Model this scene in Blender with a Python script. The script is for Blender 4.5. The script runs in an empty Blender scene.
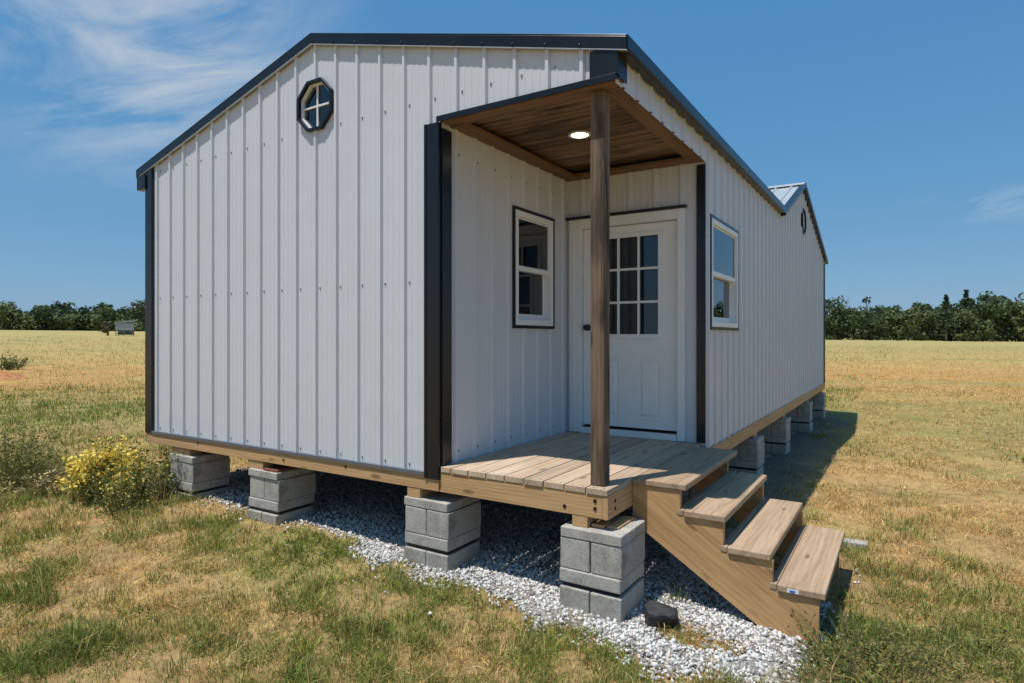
import bpy, math, random
import numpy as np
from mathutils import Vector, Matrix

random.seed(7)
rng = np.random.default_rng(11)
S = bpy.context.scene
C = S.collection
R = math.radians

# ------------------------------------------------------------------ layout (metres; ground about z = 0, camera above the origin)
CZ = 1.77
YAW = 32.35
XL, XR, XW = -7.08, -1.545, -2.96
YF, YD, YB = 3.66, 5.756, 15.6
ZD, ZM, ZB = 0.80, 0.735, 0.612          # deck top, bottom edge of siding, bottom of floor beam
ZC = 3.385                               # porch ceiling trim underside
X0 = -4.365
SL = 0.265
ZRIDGE = 4.378
RIB = 0.2564
PH_X = -6.647
Y_PEAK, Z_PEAK = 11.95, 4.46
Y_VAL = 9.78

def roof_z(x):
    return ZRIDGE - SL * abs(x - X0)
Z_EAVE = roof_z(XR)
S_CL = (Z_PEAK - roof_z(-1.455)) / (Y_PEAK - Y_VAL)
S_CR = (Z_PEAK - 3.50) / (YB - Y_PEAK)
def cross_z(y):
    return Z_PEAK - (S_CL * (Y_PEAK - y) if y < Y_PEAK else S_CR * (y - Y_PEAK))

# ------------------------------------------------------------------ value noise for numpy
_perm = rng.random((256, 256))
def vnoise(x, y):
    x = np.asarray(x, float); y = np.asarray(y, float)
    xi = np.floor(x).astype(int); yi = np.floor(y).astype(int)
    fx = x - xi; fy = y - yi
    fx = fx * fx * (3 - 2 * fx); fy = fy * fy * (3 - 2 * fy)
    g = lambda a, b: _perm[a % 256, b % 256]
    return (g(xi, yi) * (1 - fx) + g(xi + 1, yi) * fx) * (1 - fy) + (g(xi, yi + 1) * (1 - fx) + g(xi + 1, yi + 1) * fx) * fy
def fbm(x, y, o=4):
    s = 0; a = 0.5; t = 0
    for k in range(o):
        s = s + a * vnoise(x * 2**k + 17.3 * k, y * 2**k + 5.1 * k); t += a; a *= 0.5
    return s / t
def sstep(a, b, x):
    t = np.clip((np.asarray(x, float) - a) / (b - a), 0, 1)
    return t * t * (3 - 2 * t)

def ground(x, y):
    x = np.asarray(x, float); y = np.asarray(y, float)
    r = np.hypot(x, y) + 1e-6
    near = -0.02 * (np.clip(x, -9, 2) + 1.7) - 0.03 * sstep(-1.4, -0.4, x)
    near = near * (1 - sstep(10, 28, r))
    A = 0.55 + 3.9 * np.clip(-x / r, -0.1, 1.0)
    far = A * sstep(15, 285, r)
    bump = 0.05 * (fbm(x * 0.5, y * 0.5, 3) - 0.5) * sstep(9, 18, np.hypot(x + 4.3, y - 9.6))
    return near + far + bump + 0.03 * (fbm(x * 1.3 + 9, y * 1.3, 2) - 0.5)

# ------------------------------------------------------------------ node helpers
def new_mat(name):
    m = bpy.data.materials.new(name); m.use_nodes = True
    nt = m.node_tree
    bsdf = nt.nodes['Principled BSDF']
    return m, nt, bsdf
def N(nt, t, **kw):
    n = nt.nodes.new(t)
    for k, v in kw.items():
        if k.startswith('i_'):
            key = k[2:]
            key = int(key) if key.isdigit() else key.replace('_', ' ')
            n.inputs[key].default_value = v
        else:
            setattr(n, k, v)
    return n
def L(nt, a, b): nt.links.new(a, b)
def ramp(nt, stops, src, interp='LINEAR'):
    r = nt.nodes.new('ShaderNodeValToRGB'); r.color_ramp.interpolation = interp
    el = r.color_ramp.elements
    while len(el) < len(stops): el.new(0.5)
    for e, (p, c) in zip(el, stops):
        e.position = p; e.color = (*c, 1) if len(c) == 3 else c
    L(nt, src, r.inputs[0]); return r.outputs[0]
def mix(nt, fac, a, b, mode='MIX'):
    n = nt.nodes.new('ShaderNodeMix'); n.data_type = 'RGBA'; n.blend_type = mode
    for key, v in ((0, fac), (6, a), (7, b)):
        if hasattr(v, 'is_output') or isinstance(v, bpy.types.NodeSocket): L(nt, v, n.inputs[key])
        elif key == 0: n.inputs[0].default_value = v
        else: n.inputs[key].default_value = (*v, 1)
    return n.outputs[2]
def bump(nt, h, bsdf, strength=0.3, dist=0.005):
    b = N(nt, 'ShaderNodeBump'); b.inputs['Strength'].default_value = strength; b.inputs['Distance'].default_value = dist
    L(nt, h, b.inputs['Height']); L(nt, b.outputs[0], bsdf.inputs['Normal'])
def island_offset(nt, amt=40.0):
    tc = N(nt, 'ShaderNodeTexCoord'); g = N(nt, 'ShaderNodeNewGeometry')
    m = N(nt, 'ShaderNodeMath', operation='MULTIPLY'); m.inputs[1].default_value = amt
    L(nt, g.outputs['Random Per Island'], m.inputs[0])
    v = N(nt, 'ShaderNodeVectorMath', operation='ADD')
    L(nt, tc.outputs['Object'], v.inputs[0]); L(nt, m.outputs[0], v.inputs[1])
    return v.outputs[0], g.outputs['Random Per Island']

def wood_mat(name, axis, light, dark, var=0.25, rough=0.75, contrast=1.0, knots=True, grain=1.0, stain=0.0, wave=0.22):
    m, nt, b = new_mat(name)
    vec, rnd = island_offset(nt)
    def mapped(al, ac):
        mp = N(nt, 'ShaderNodeMapping')
        s = [ac, ac, ac]; s['xyz'.index(axis)] = al
        mp.inputs['Scale'].default_value = s
        L(nt, vec, mp.inputs[0]); return mp.outputs[0]
    n1 = N(nt, 'ShaderNodeTexNoise', i_Scale=1.0, i_Detail=5.0, i_Roughness=0.6, i_Distortion=1.2); L(nt, mapped(1.0, 16 * grain), n1.inputs[0])
    n2 = N(nt, 'ShaderNodeTexNoise', i_Scale=1.0, i_Detail=3.0, i_Roughness=0.7); L(nt, mapped(5.0, 110), n2.inputs[0])
    w = N(nt, 'ShaderNodeTexWave', wave_type='RINGS', rings_direction=axis.upper()); w.inputs['Scale'].default_value = 9 * grain
    w.inputs['Distortion'].default_value = 3.0; w.inputs['Detail'].default_value = 2.0; w.inputs['Detail Scale'].default_value = 1.0
    L(nt, mapped(0.5, 1.6), w.inputs[0])
    a = N(nt, 'ShaderNodeMath', operation='MULTIPLY_ADD'); a.inputs[1].default_value = 0.45; L(nt, n2.outputs[0], a.inputs[0]); L(nt, n1.outputs[0], a.inputs[2])
    a2 = N(nt, 'ShaderNodeMath', operation='MULTIPLY_ADD'); a2.inputs[1].default_value = wave; L(nt, w.outputs['Fac'], a2.inputs[0]); L(nt, a.outputs[0], a2.inputs[2])
    c = 0.71 + wave / 2; hw = 0.34 / contrast
    col = ramp(nt, [(max(0, c - hw), dark), (min(1, c + hw * 0.5), light)], a2.outputs[0])
    tint = ramp(nt, [(0, (1 - var,) * 3), (0.5, (1, 1 - var * 0.25, 1 - var * 0.35)), (1, (1 + var * 0.35,) * 3)], rnd)
    col = mix(nt, 1.0, col, tint, 'MULTIPLY')
    if knots:
        v = N(nt, 'ShaderNodeTexVoronoi', feature='F1'); v.inputs['Scale'].default_value = 1.0
        L(nt, mapped(2.2, 6.5), v.inputs[0])
        k = ramp(nt, [(0.0, (1, 1, 1)), (0.09, (0.7,) * 3), (0.15, (0, 0, 0))], v.outputs['Distance'])
        col = mix(nt, k, col, tuple(x * 0.45 for x in dark))
    if stain:
        n3 = N(nt, 'ShaderNodeTexNoise', i_Scale=1.0, i_Detail=4.0, i_Distortion=0.8); L(nt, mapped(1.6, 7), n3.inputs[0])
        k = ramp(nt, [(0.5, (0, 0, 0)), (0.68, (stain,) * 3)], n3.outputs[0])
        col = mix(nt, k, col, tuple(x * 0.3 for x in dark))
    L(nt, col, b.inputs['Base Color']); b.inputs['Roughness'].default_value = rough
    bump(nt, a2.outputs[0], b, 0.35, 0.003)
    return m

def metal_mat(name, col, rough, spec=0.5, dirt=0.06, metallic=0.0):
    m, nt, b = new_mat(name)
    tc = N(nt, 'ShaderNodeTexCoord')
    mp = N(nt, 'ShaderNodeMapping'); mp.inputs['Scale'].default_value = (3, 3, 0.9); L(nt, tc.outputs['Object'], mp.inputs[0])
    n1 = N(nt, 'ShaderNodeTexNoise', i_Scale=1.0, i_Detail=6.0, i_Roughness=0.65); L(nt, mp.outputs[0], n1.inputs[0])
    n2 = N(nt, 'ShaderNodeTexNoise', i_Scale=2.2, i_Detail=4.0); L(nt, tc.outputs['Object'], n2.inputs[0])
    c2 = tuple(x * (1 - dirt * 2.2) * k for x, k in zip(col, (1.0, 0.98, 0.94)))
    f = ramp(nt, [(0.35, (0, 0, 0)), (0.75, (1, 1, 1))], n1.outputs[0])
    L(nt, mix(nt, f, col, c2), b.inputs['Base Color'])
    rr = N(nt, 'ShaderNodeMapRange'); rr.inputs['To Min'].default_value = rough * 0.8; rr.inputs['To Max'].default_value = rough * 1.3
    L(nt, n2.outputs[0], rr.inputs[0]); L(nt, rr.outputs[0], b.inputs['Roughness'])
    b.inputs['Specular IOR Level'].default_value = spec; b.inputs['Metallic'].default_value = metallic
    n3 = N(nt, 'ShaderNodeTexNoise', i_Scale=3.5, i_Detail=2.0); L(nt, tc.outputs['Object'], n3.inputs[0])
    bump(nt, n3.outputs[0], b, 0.16, 0.02)
    return m

def plain(name, col, rough=0.6, spec=0.5, var=0.1, scale=30):
    m, nt, b = new_mat(name)
    tc = N(nt, 'ShaderNodeTexCoord')
    n1 = N(nt, 'ShaderNodeTexNoise', i_Scale=scale, i_Detail=4.0); L(nt, tc.outputs['Object'], n1.inputs[0])
    c = ramp(nt, [(0.3, tuple(x * (1 - var) for x in col)), (0.7, tuple(x * (1 + var) for x in col))], n1.outputs[0])
    L(nt, c, b.inputs['Base Color']); b.inputs['Roughness'].default_value = rough; b.inputs['Specular IOR Level'].default_value = spec
    return m

def glass_mat(name, ior=1.7, tint=(0.55, 0.6, 0.58)):
    m = bpy.data.materials.new(name); m.use_nodes = True; nt = m.node_tree
    nt.nodes.clear()
    out = N(nt, 'ShaderNodeOutputMaterial'); mx = N(nt, 'ShaderNodeMixShader')
    fr = N(nt, 'ShaderNodeFresnel'); fr.inputs[0].default_value = ior
    t = N(nt, 'ShaderNodeBsdfTransparent'); t.inputs[0].default_value = (*tint, 1)
    g = N(nt, 'ShaderNodeBsdfGlossy'); g.inputs['Roughness'].default_value = 0.0; g.inputs[0].default_value = (0.95, 0.97, 1, 1)
    tc = N(nt, 'ShaderNodeTexCoord'); n = N(nt, 'ShaderNodeTexNoise', i_Scale=2.0, i_Detail=1.0); L(nt, tc.outputs['Object'], n.inputs[0])
    bp = N(nt, 'ShaderNodeBump'); bp.inputs['Strength'].default_value = 0.03; bp.inputs['Distance'].default_value = 0.02
    L(nt, n.outputs[0], bp.inputs['Height']); L(nt, bp.outputs[0], g.inputs['Normal'])
    L(nt, fr.outputs[0], mx.inputs[0]); L(nt, t.outputs[0], mx.inputs[1]); L(nt, g.outputs[0], mx.inputs[2]); L(nt, mx.outputs[0], out.inputs[0])
    return m

def concrete_mat(name):
    m, nt, b = new_mat(name)
    vec, rnd = island_offset(nt)
    n1 = N(nt, 'ShaderNodeTexNoise', i_Scale=5.0, i_Detail=6.0, i_Roughness=0.7); L(nt, vec, n1.inputs[0])
    n2 = N(nt, 'ShaderNodeTexNoise', i_Scale=130.0, i_Detail=4.0, i_Roughness=0.85); L(nt, vec, n2.inputs[0])
    c = ramp(nt, [(0.3, (0.28, 0.255, 0.215)), (0.5, (0.46, 0.435, 0.385)), (0.72, (0.56, 0.535, 0.48))], n1.outputs[0])
    pores = ramp(nt, [(0.36, (0.35,) * 3), (0.47, (1, 1, 1)), (0.7, (1.2,) * 3)], n2.outputs[0])
    c = mix(nt, 1.0, c, pores, 'MULTIPLY')
    tint = ramp(nt, [(0, (0.78, 0.78, 0.79)), (0.5, (1, 0.99, 0.97)), (1, (1.12, 1.1, 1.08))], rnd)
    c = mix(nt, 1.0, c, tint, 'MULTIPLY')
    L(nt, c, b.inputs['Base Color']); b.inputs['Roughness'].default_value = 0.92; b.inputs['Specular IOR Level'].default_value = 0.2
    bump(nt, n2.outputs[0], b, 0.8, 0.004)
    return m

def attr_mat(name, rough=0.8, trans=0.0, spec=0.2):
    m, nt, b = new_mat(name)
    a = N(nt, 'ShaderNodeAttribute', attribute_name='tint')
    L(nt, a.outputs['Color'], b.inputs['Base Color']); b.inputs['Roughness'].default_value = rough; b.inputs['Specular IOR Level'].default_value = spec
    if trans:
        out = nt.nodes['Material Output']; tr = N(nt, 'ShaderNodeBsdfTranslucent'); L(nt, a.outputs['Color'], tr.inputs[0])
        mx = N(nt, 'ShaderNodeMixShader'); mx.inputs[0].default_value = trans
        L(nt, b.outputs[0], mx.inputs[1]); L(nt, tr.outputs[0], mx.inputs[2]); L(nt, mx.outputs[0], out.inputs[0])
    return m

def leaf_mat(name, cols, trans=0.2):
    m, nt, b = new_mat(name)
    g = N(nt, 'ShaderNodeNewGeometry'); oi = N(nt, 'ShaderNodeTexCoord')
    n = N(nt, 'ShaderNodeTexNoise', i_Scale=0.10, i_Detail=2.0); L(nt, oi.outputs['Object'], n.inputs[0])
    a = N(nt, 'ShaderNodeMath', operation='MULTIPLY_ADD'); a.inputs[1].default_value = 0.28; L(nt, g.outputs['Random Per Island'], a.inputs[0])
    a2 = N(nt, 'ShaderNodeMath', operation='MULTIPLY_ADD'); a2.inputs[1].default_value = 1.3; a2.inputs[2].default_value = -0.4; L(nt, n.outputs[0], a2.inputs[0]); L(nt, a2.outputs[0], a.inputs[2])
    c = ramp(nt, [(i / (len(cols) - 1), k) for i, k in enumerate(cols)], a.outputs[0])
    L(nt, c, b.inputs['Base Color']); b.inputs['Roughness'].default_value = 0.7; b.inputs['Specular IOR Level'].default_value = 0.2
    out = nt.nodes['Material Output']; tr = N(nt, 'ShaderNodeBsdfTranslucent'); L(nt, c, tr.inputs[0])
    mx = N(nt, 'ShaderNodeMixShader'); mx.inputs[0].default_value = trans
    L(nt, b.outputs[0], mx.inputs[1]); L(nt, tr.outputs[0], mx.inputs[2]); L(nt, mx.outputs[0], out.inputs[0])
    return m

M = {}
M['siding'] = metal_mat('white_siding', (0.60, 0.612, 0.65), 0.33, 0.5, 0.008)
M['trim'] = metal_mat('dark_trim', (0.011, 0.012, 0.016), 0.27, 0.42, 0.2)
M['roof'] = metal_mat('roof_sheet', (0.55, 0.56, 0.57), 0.35, 0.5, 0.06, 0.35)
M['flash'] = plain('grey_flashing', (.12,.13,.15), .4)
M['screw'] = plain('screw_heads', (0.26, 0.26, 0.27), 0.45)
M['white'] = plain('white_paint', (0.80, 0.795, 0.785), 0.4, 0.5, 0.03, 6)
M['door'] = plain('door_paint', (0.82, 0.81, 0.785), 0.38, 0.5, 0.02, 5)
M['black'] = plain('black_metal', (0.012, 0.012, 0.013), 0.35)
M['liner'] = plain('inside_board', (0.24, 0.235, 0.22), 0.8, 0.3, 0.05, 3)
M['insidedark'] = plain('attic_board', (0.05, 0.045, 0.04), 0.9)
M['glass'] = glass_mat('window_glass', 1.8)
M['glassside'] = glass_mat('side_window_glass', 2.3)
M['glassdoor'] = glass_mat('door_glass', 1.6)
LT, DK = (0.60, 0.385, 0.185), (0.42, 0.23, 0.095)
M['lum_x'] = wood_mat('lumber_along_x', 'x', LT, DK, 0.18)
M['lum_y'] = wood_mat('lumber_along_y', 'y', LT, DK, 0.18)
M['deck_y'] = wood_mat('deck_boards', 'y', (0.55, 0.43, 0.305), (0.32, 0.235, 0.15), 0.3, grain=0.8, wave=0.09, contrast=1.15)
M['tread_y'] = wood_mat('tread_boards', 'y', (0.45, 0.325, 0.21), (0.235, 0.155, 0.09), 0.22, grain=0.8, wave=0.09, contrast=1.2)
M['post_z'] = wood_mat('post_wood', 'z', (0.205, 0.14, 0.092), (0.08, 0.052, 0.034), 0.1, 0.85, 1.1, True, 0.7, 0.85)
M['ceil_x'] = wood_mat('ceiling_boards', 'x', (0.25, 0.163, 0.10), (0.055, 0.034, 0.021), 0.6, 0.7, 1.3, True, 0.45, 0.9)
M['ceil_y'] = wood_mat('ceiling_trim', 'y', (0.23, 0.13, 0.07), (0.085, 0.046, 0.026), 0.2, 0.7, 1.2, False)
M['ceiltrim_x'] = wood_mat('ceiling_trim_along_x', 'x', (0.23, 0.13, 0.07), (0.085, 0.046, 0.026), 0.2, 0.7, 1.2, False)
M['under'] = wood_mat('joists', 'x', (0.30, 0.2, 0.11), (0.17, 0.10, 0.05), 0.2)
M['redwood'] = wood_mat('red_shim', 'x', (0.22, 0.075, 0.04), (0.13, 0.04, 0.02), 0.1, knots=False)
M['concrete'] = concrete_mat('concrete_block')
M['foam'] = plain('closure_foam', (0.36, 0.30, 0.21), 0.9)
M['grass'] = attr_mat('grass_blades', 0.75, 0.25)
M['stone'] = attr_mat('gravel_stones', 0.85)

# ------------------------------------------------------------------ mesh helpers
class MB:
    def __init__(s): s.v = []; s.f = []; s.mi = []
    def poly(s, pts, mi=0):
        i = len(s.v); s.v += [tuple(p) for p in pts]; s.f.append(tuple(range(i, i + len(pts)))); s.mi.append(mi)
    def hexa(s, p, mi=0):       # 8 corners: bottom 0-3 ccw, top 4-7
        i = len(s.v); s.v += [tuple(q) for q in p]
        for f in ((0, 3, 2, 1), (4, 5, 6, 7), (0, 1, 5, 4), (1, 2, 6, 5), (2, 3, 7, 6), (3, 0, 4, 7)):
            s.f.append(tuple(i + k for k in f)); s.mi.append(mi)
    def box(s, x0, x1, y0, y1, z0, z1, mi=0):
        s.hexa([(x0, y0, z0), (x1, y0, z0), (x1, y1, z0), (x0, y1, z0), (x0, y0, z1), (x1, y0, z1), (x1, y1, z1), (x0, y1, z1)], mi)
    def prism(s, pts, d, mi=0):  # planar outline extruded by vector d
        n = len(pts); i = len(s.v); d = Vector(d)
        s.v += [tuple(p) for p in pts] + [tuple(Vector(p) + d) for p in pts]
        s.f.append(tuple(range(i + n - 1, i - 1, -1))); s.mi.append(mi)
        s.f.append(tuple(range(i + n, i + 2 * n))); s.mi.append(mi)
        for k in range(n):
            s.f.append((i + k, i + (k + 1) % n, i + n + (k + 1) % n, i + n + k)); s.mi.append(mi)
    def ring(s, outer, inner, d, mi=0):   # frame between two outlines, extruded by d
        n = len(outer); d = Vector(d)
        for k in range(n):
            a, b, c, e = outer[k], outer[(k + 1) % n], inner[(k + 1) % n], inner[k]
            s.hexa([a, b, c, e] + [tuple(Vector(q) + d) for q in (a, b, c, e)], mi)
    def disc(s, c, r, axis, h, n=16, mi=0, r2=None):
        u, v = [Vector(k) for k in {'x': ((0, 1, 0), (0, 0, 1)), 'y': ((0, 0, 1), (1, 0, 0)), 'z': ((1, 0, 0), (0, 1, 0))}[axis]]
        w = {'x': Vector((1, 0, 0)), 'y': Vector((0, 1, 0)), 'z': Vector((0, 0, 1))}[axis]
        c = Vector(c); r2 = r if r2 is None else r2
        lo = [c + (u * math.cos(2 * math.pi * k / n) + v * math.sin(2 * math.pi * k / n)) * r for k in range(n)]
        hi = [c + w * h + (u * math.cos(2 * math.pi * k / n) + v * math.sin(2 * math.pi * k / n)) * r2 for k in range(n)]
        i = len(s.v); s.v += [tuple(p) for p in lo + hi]
        s.f.append(tuple(range(i + n - 1, i - 1, -1))); s.mi.append(mi); s.f.append(tuple(range(i + n, i + 2 * n))); s.mi.append(mi)
        for k in range(n): s.f.append((i + k, i + (k + 1) % n, i + n + (k + 1) % n, i + n + k)); s.mi.append(mi)

ROOT = {}
def tag(o, label=None, cat=None, group=None, kind=None):
    if label: o['label'] = label
    if cat: o['category'] = cat
    if group: o['group'] = group
    if kind: o['kind'] = kind
    return o
def thing(name, label, cat, loc=(0, 0, 0), group=None):
    o = bpy.data.objects.new(name, None); C.objects.link(o); o.location = loc; o.empty_display_size = 0.2
    ROOT[o.name] = Vector(loc)
    return tag(o, label, cat, group)
def base_of(p):
    v = Vector((0, 0, 0))
    while p is not None: v += Vector(p.location); p = p.parent
    return v
def obj(name, mb, mats, parent=None, bevel=0.0, smooth=False, origin=None, label=None):
    me = bpy.data.meshes.new(name)
    off = base_of(parent)
    org = Vector(origin) if origin is not None else None
    sh = org if org is not None else off
    me.from_pydata([tuple(Vector(v) - sh) for v in mb.v], [], mb.f)
    mats = mats if isinstance(mats, (list, tuple)) else [mats]
    for m in mats: me.materials.append(m)
    if len(mats) > 1: me.polygons.foreach_set('material_index', mb.mi)
    if smooth: me.polygons.foreach_set('use_smooth', [True] * len(me.polygons))
    me.update()
    o = bpy.data.objects.new(name, me); C.objects.link(o)
    if parent is not None: o.parent = parent
    if org is not None: o.location = org - off
    if bevel:
        b = o.modifiers.new('edges', 'BEVEL'); b.width = bevel; b.segments = 2; b.limit_method = 'ANGLE'; b.angle_limit = R(40)
    if label: o['label'] = label
    return o
def np_mesh(name, verts, faces, mats, parent=None, tint=None, origin=(0, 0, 0), smooth=False):
    me = bpy.data.meshes.new(name)
    verts = np.asarray(verts, np.float32) - np.asarray(origin, np.float32); faces = np.asarray(faces, np.int32)
    k = faces.shape[1]
    me.vertices.add(len(verts)); me.vertices.foreach_set('co', verts.ravel())
    me.loops.add(faces.size); me.loops.foreach_set('vertex_index', faces.ravel())
    me.polygons.add(len(faces)); me.polygons.foreach_set('loop_start', np.arange(0, faces.size, k, dtype=np.int32))
    try: me.polygons.foreach_set('loop_total', np.full(len(faces), k, np.int32))
    except Exception: pass
    if smooth: me.polygons.foreach_set('use_smooth', np.ones(len(faces), bool))
    me.update(calc_edges=True)
    if tint is not None:
        a = me.attributes.new('tint', 'FLOAT_COLOR', 'POINT')
        col = np.ones((len(verts), 4), np.float32); col[:, :3] = tint
        a.data.foreach_set('color', col.ravel())
    for m in (mats if isinstance(mats, (list, tuple)) else [mats]): me.materials.append(m)
    o = bpy.data.objects.new(name, me); C.objects.link(o)
    if parent is not None: o.parent = parent; o.location = Vector(origin) - base_of(parent)
    else: o.location = origin
    return o

# ------------------------------------------------------------------ cabin
cabin = thing('cabin', 'white metal-sided cabin with black trim and a recessed corner porch', 'cabin', (X0, (YF + YB) / 2, 0))

def lerp_fn(f):
    return f if callable(f) else (lambda s: f)
def siding(mb, axis, c, sgn, s0, s1, zlo, zhi, phase, holes=(), breaks=(), step=None, ribs=True):
    """ribbed sheet in the plane axis=c facing sgn; s is the other horizontal coordinate"""
    zlo, zhi = lerp_fn(zlo), lerp_fn(zhi)
    pts = {}
    def add(s, h):
        if s0 - 1e-6 <= s <= s1 + 1e-6: pts[round(s, 5)] = h
    ribset = []
    if ribs:
        k = math.floor((s0 - phase) / RIB) - 1
        while phase + k * RIB < s1 + RIB:
            r = phase + k * RIB; ribset.append(r)
            for dx, h in ((-0.025, 0), (-0.012, 0.02), (0.012, 0.02), (0.025, 0)): add(r + dx, h)
            for mr in (0.26, 0.5, 0.74):
                for dx, h in ((-0.010, 0), (-0.005, 0.002), (0.005, 0.002), (0.010, 0)): add(r + mr * RIB + dx, h)
            k += 1
    keys = sorted(pts)
    def height(s):
        if not keys: return 0
        if s <= keys[0] or s >= keys[-1]: return 0
        i = np.searchsorted(keys, s)
        a, b = keys[i - 1], keys[i]
        if b - a < 1e-9: return pts[b]
        return pts[a] + (pts[b] - pts[a]) * (s - a) / (b - a)
    cuts = sorted(set([round(s, 5) for s in keys + [s0, s1] + list(breaks) + [e for h in holes for e in h[0]]]))
    cuts = [s for s in cuts if s0 - 1e-6 <= s <= s1 + 1e-6]
    P = lambda s, z, h: ((s, c + sgn * h, z) if axis == 'y' else (c + sgn * h, s, z))
    for a, b in zip(cuts[:-1], cuts[1:]):
        if b - a < 1e-5: continue
        m = (a + b) / 2; e = (b - a) * 1e-4
        ha, hb = height(a), height(b)
        spans = [(zlo, zhi)]
        for hr, lo, hi in holes:
            if hr[0] < m < hr[-1]:
                lo, hi = lerp_fn(lo), lerp_fn(hi)
                spans = [(zlo, lo), (hi, zhi)]
        for lo, hi in spans:
            q = [P(a, lo(a + e), ha), P(b, lo(b - e), hb), P(b, hi(b - e), hb), P(a, hi(a + e), ha)]
            flip = (axis == 'y') == (sgn > 0)
            mb.poly(q[::-1] if flip else q)
    return ribset
def screws(mb, axis, c, sgn, ss, zs, off=0.05, valid=lambda s, z: True):
    for s in ss:
        for z in zs:
            s2 = s + off
            if not valid(s2, z): continue
            p = (s2, c, z) if axis == 'y' else (c, s2, z)
            mb.disc(p, 0.0065, axis, sgn * 0.008, 6, 1)
            mb.disc(p, 0.010, axis, sgn * 0.003, 8, 1)

def octa(c1, z, r, axis, c):
    out = []
    for k in range(8):
        a = math.pi / 8 + k * math.pi / 4
        s, t = c1 + r * math.cos(a), z + r * math.sin(a)
        out.append((s, c, t) if axis == 'y' else (c, s, t))
    return out
def octa_hole(c1, z, r):
    w = r * math.cos(math.pi / 8); k = r * math.sin(math.pi / 8)
    def lo(s):
        d = abs(s - c1); return z - (w if d <= k else w - (d - k))
    def hi(s): return 2 * z - lo(s)
    return ([c1 - w, c1 - k, c1 + k, c1 + w], lo, hi)

OCT_F = (-4.335, 2.02 + CZ, 0.21)
OCT_S = (12.15, 2.07 + CZ, 0.21)
WIN_R = (4.70, 5.405, 1.88, 2.92)        # porch window: y0,y1,z0,z1
WIN_S = (5.90, 6.98, 1.87, 2.895)        # side window

# front wall
mb = MB()
zt_front = lambda x: roof_z(x) - 0.03
rs = siding(mb, 'y', YF, -1, XL, XR, lambda x: ZM if x < XW else ZC + 0.02, zt_front, PH_X, [octa_hole(*OCT_F)], [XW, X0])
def ok_front(x, z):
    if x < XL + 0.12 or x > XR - 0.2: return False
    if z > zt_front(x) - 0.09: return False
    if x > XW - 0.15 and z < ZC + 0.1: return False
    return not (abs(x - OCT_F[0]) < 0.28 and abs(z - OCT_F[1]) < 0.28)
screws(mb, 'y', YF, -1, rs, [ZM + 0.05, 2.2, 3.58], 0.05, ok_front)
obj('front_wall', mb, [M['siding'], M['screw']], cabin)
# right side wall with the cross gable at its far end
zt_side = lambda y: (Z_EAVE - 0.035) if y < Y_VAL - 0.02 else cross_z(y) - 0.03
mb = MB()
rs = siding(mb, 'x', XR, 1, YF, YB, lambda y: ZC - 0.004 if y < YD else ZM, zt_side, YD + 0.07, [octa_hole(*OCT_S), ([WIN_S[0] + .02, WIN_S[1] - .02], WIN_S[2] + .02, WIN_S[3] - .02)], [YD, Y_VAL, Y_PEAK])
screws(mb, 'x', XR, 1, rs, [ZM + 0.05, 1.55, 2.4, 3.3], 0.05, lambda y, z: y > YD + 0.1 and not (WIN_S[0] - .1 < y < WIN_S[1] + .1))
y = YF + 0.02
while y < Y_VAL - .1: mb.box(XR + 0.001, XR + 0.014, y, y + 0.17, Z_EAVE - 0.072, Z_EAVE - 0.052, 2); y += RIB
obj('side_wall', mb, [M['siding'], M['screw'], M['foam']], cabin)
# left and back walls
mb = MB(); siding(mb, 'x', XL, -1, YF, YB, ZM, roof_z(XL) - 0.035, YF + 0.1); obj('left_wall', mb, M['siding'], cabin)
mb = MB(); siding(mb, 'y', YB, 1, XL, XR, ZM, lambda x: min(roof_z(x), 3.5 if x > X0 else 9) - 0.035, PH_X, (), [X0]); obj('back_wall', mb, M['siding'], cabin)
# porch walls
mb = MB()
rs = siding(mb, 'x', XW, 1, YF + 0.02, YD, ZD - 0.03, ZC + 0.06, YF + 0.18, [([WIN_R[0] + .02, WIN_R[1] - .02], WIN_R[2] + .02, WIN_R[3] - .02)])
screws(mb, 'x', XW, 1, rs, [ZD + 0.08, 3.2], 0.05, lambda y, z: YF + 0.16 < y < YD - 0.05)
obj('porch_wall', mb, [M['siding'], M['screw']], cabin)
DX0, DX1, DZ0, DZ1 = -2.782, -1.814, 0.885, 2.872
mb = MB(); siding(mb, 'y', YD, -1, XW, XR, ZD - 0.03, ZC + 0.06, XW + 0.17, [([DX0 - .03, DX1 + .03], ZD - 0.029, DZ1 + .03)])
obj('door_wall', mb, M['siding'], cabin)
# inside boards, so that the openings show a room
IN = 0.10
mb = MB()
def flat(axis, c, sgn, s0, s1, z0, z1, holes=(), breaks=()): siding(mb, axis, c, sgn, s0, s1, z0, z1, 0, holes, breaks, ribs=False)
flat('x', XW - IN, -1, YF + IN, YD + IN, ZD, 3.5, [(list(WIN_R[:2]), WIN_R[2], WIN_R[3])])
flat('y', YD + IN, 1, XW - IN, XR - IN, ZD, 3.5, [([DX0 - .03, DX1 + .03], ZD + .001, DZ1 + .03)])
flat('x', XR - IN, -1, YD + IN, YB - IN, ZD, 3.5, [(list(WIN_S[:2]), WIN_S[2], WIN_S[3])])
flat('x', XL + IN, 1, YF + IN, YB - IN, ZD, 3.5)
flat('y', YF + IN, 1, XL + IN, XW - IN, ZD, 3.5)
flat('y', YD + 3.6, -1, XL + IN, XR - IN, ZD, 3.5)
mb.box(-2.9, -2.82, YD + 1.3, YD + 3.6, ZD, 3.5)
obj('inside_wall', mb, M['liner'], cabin)
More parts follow.
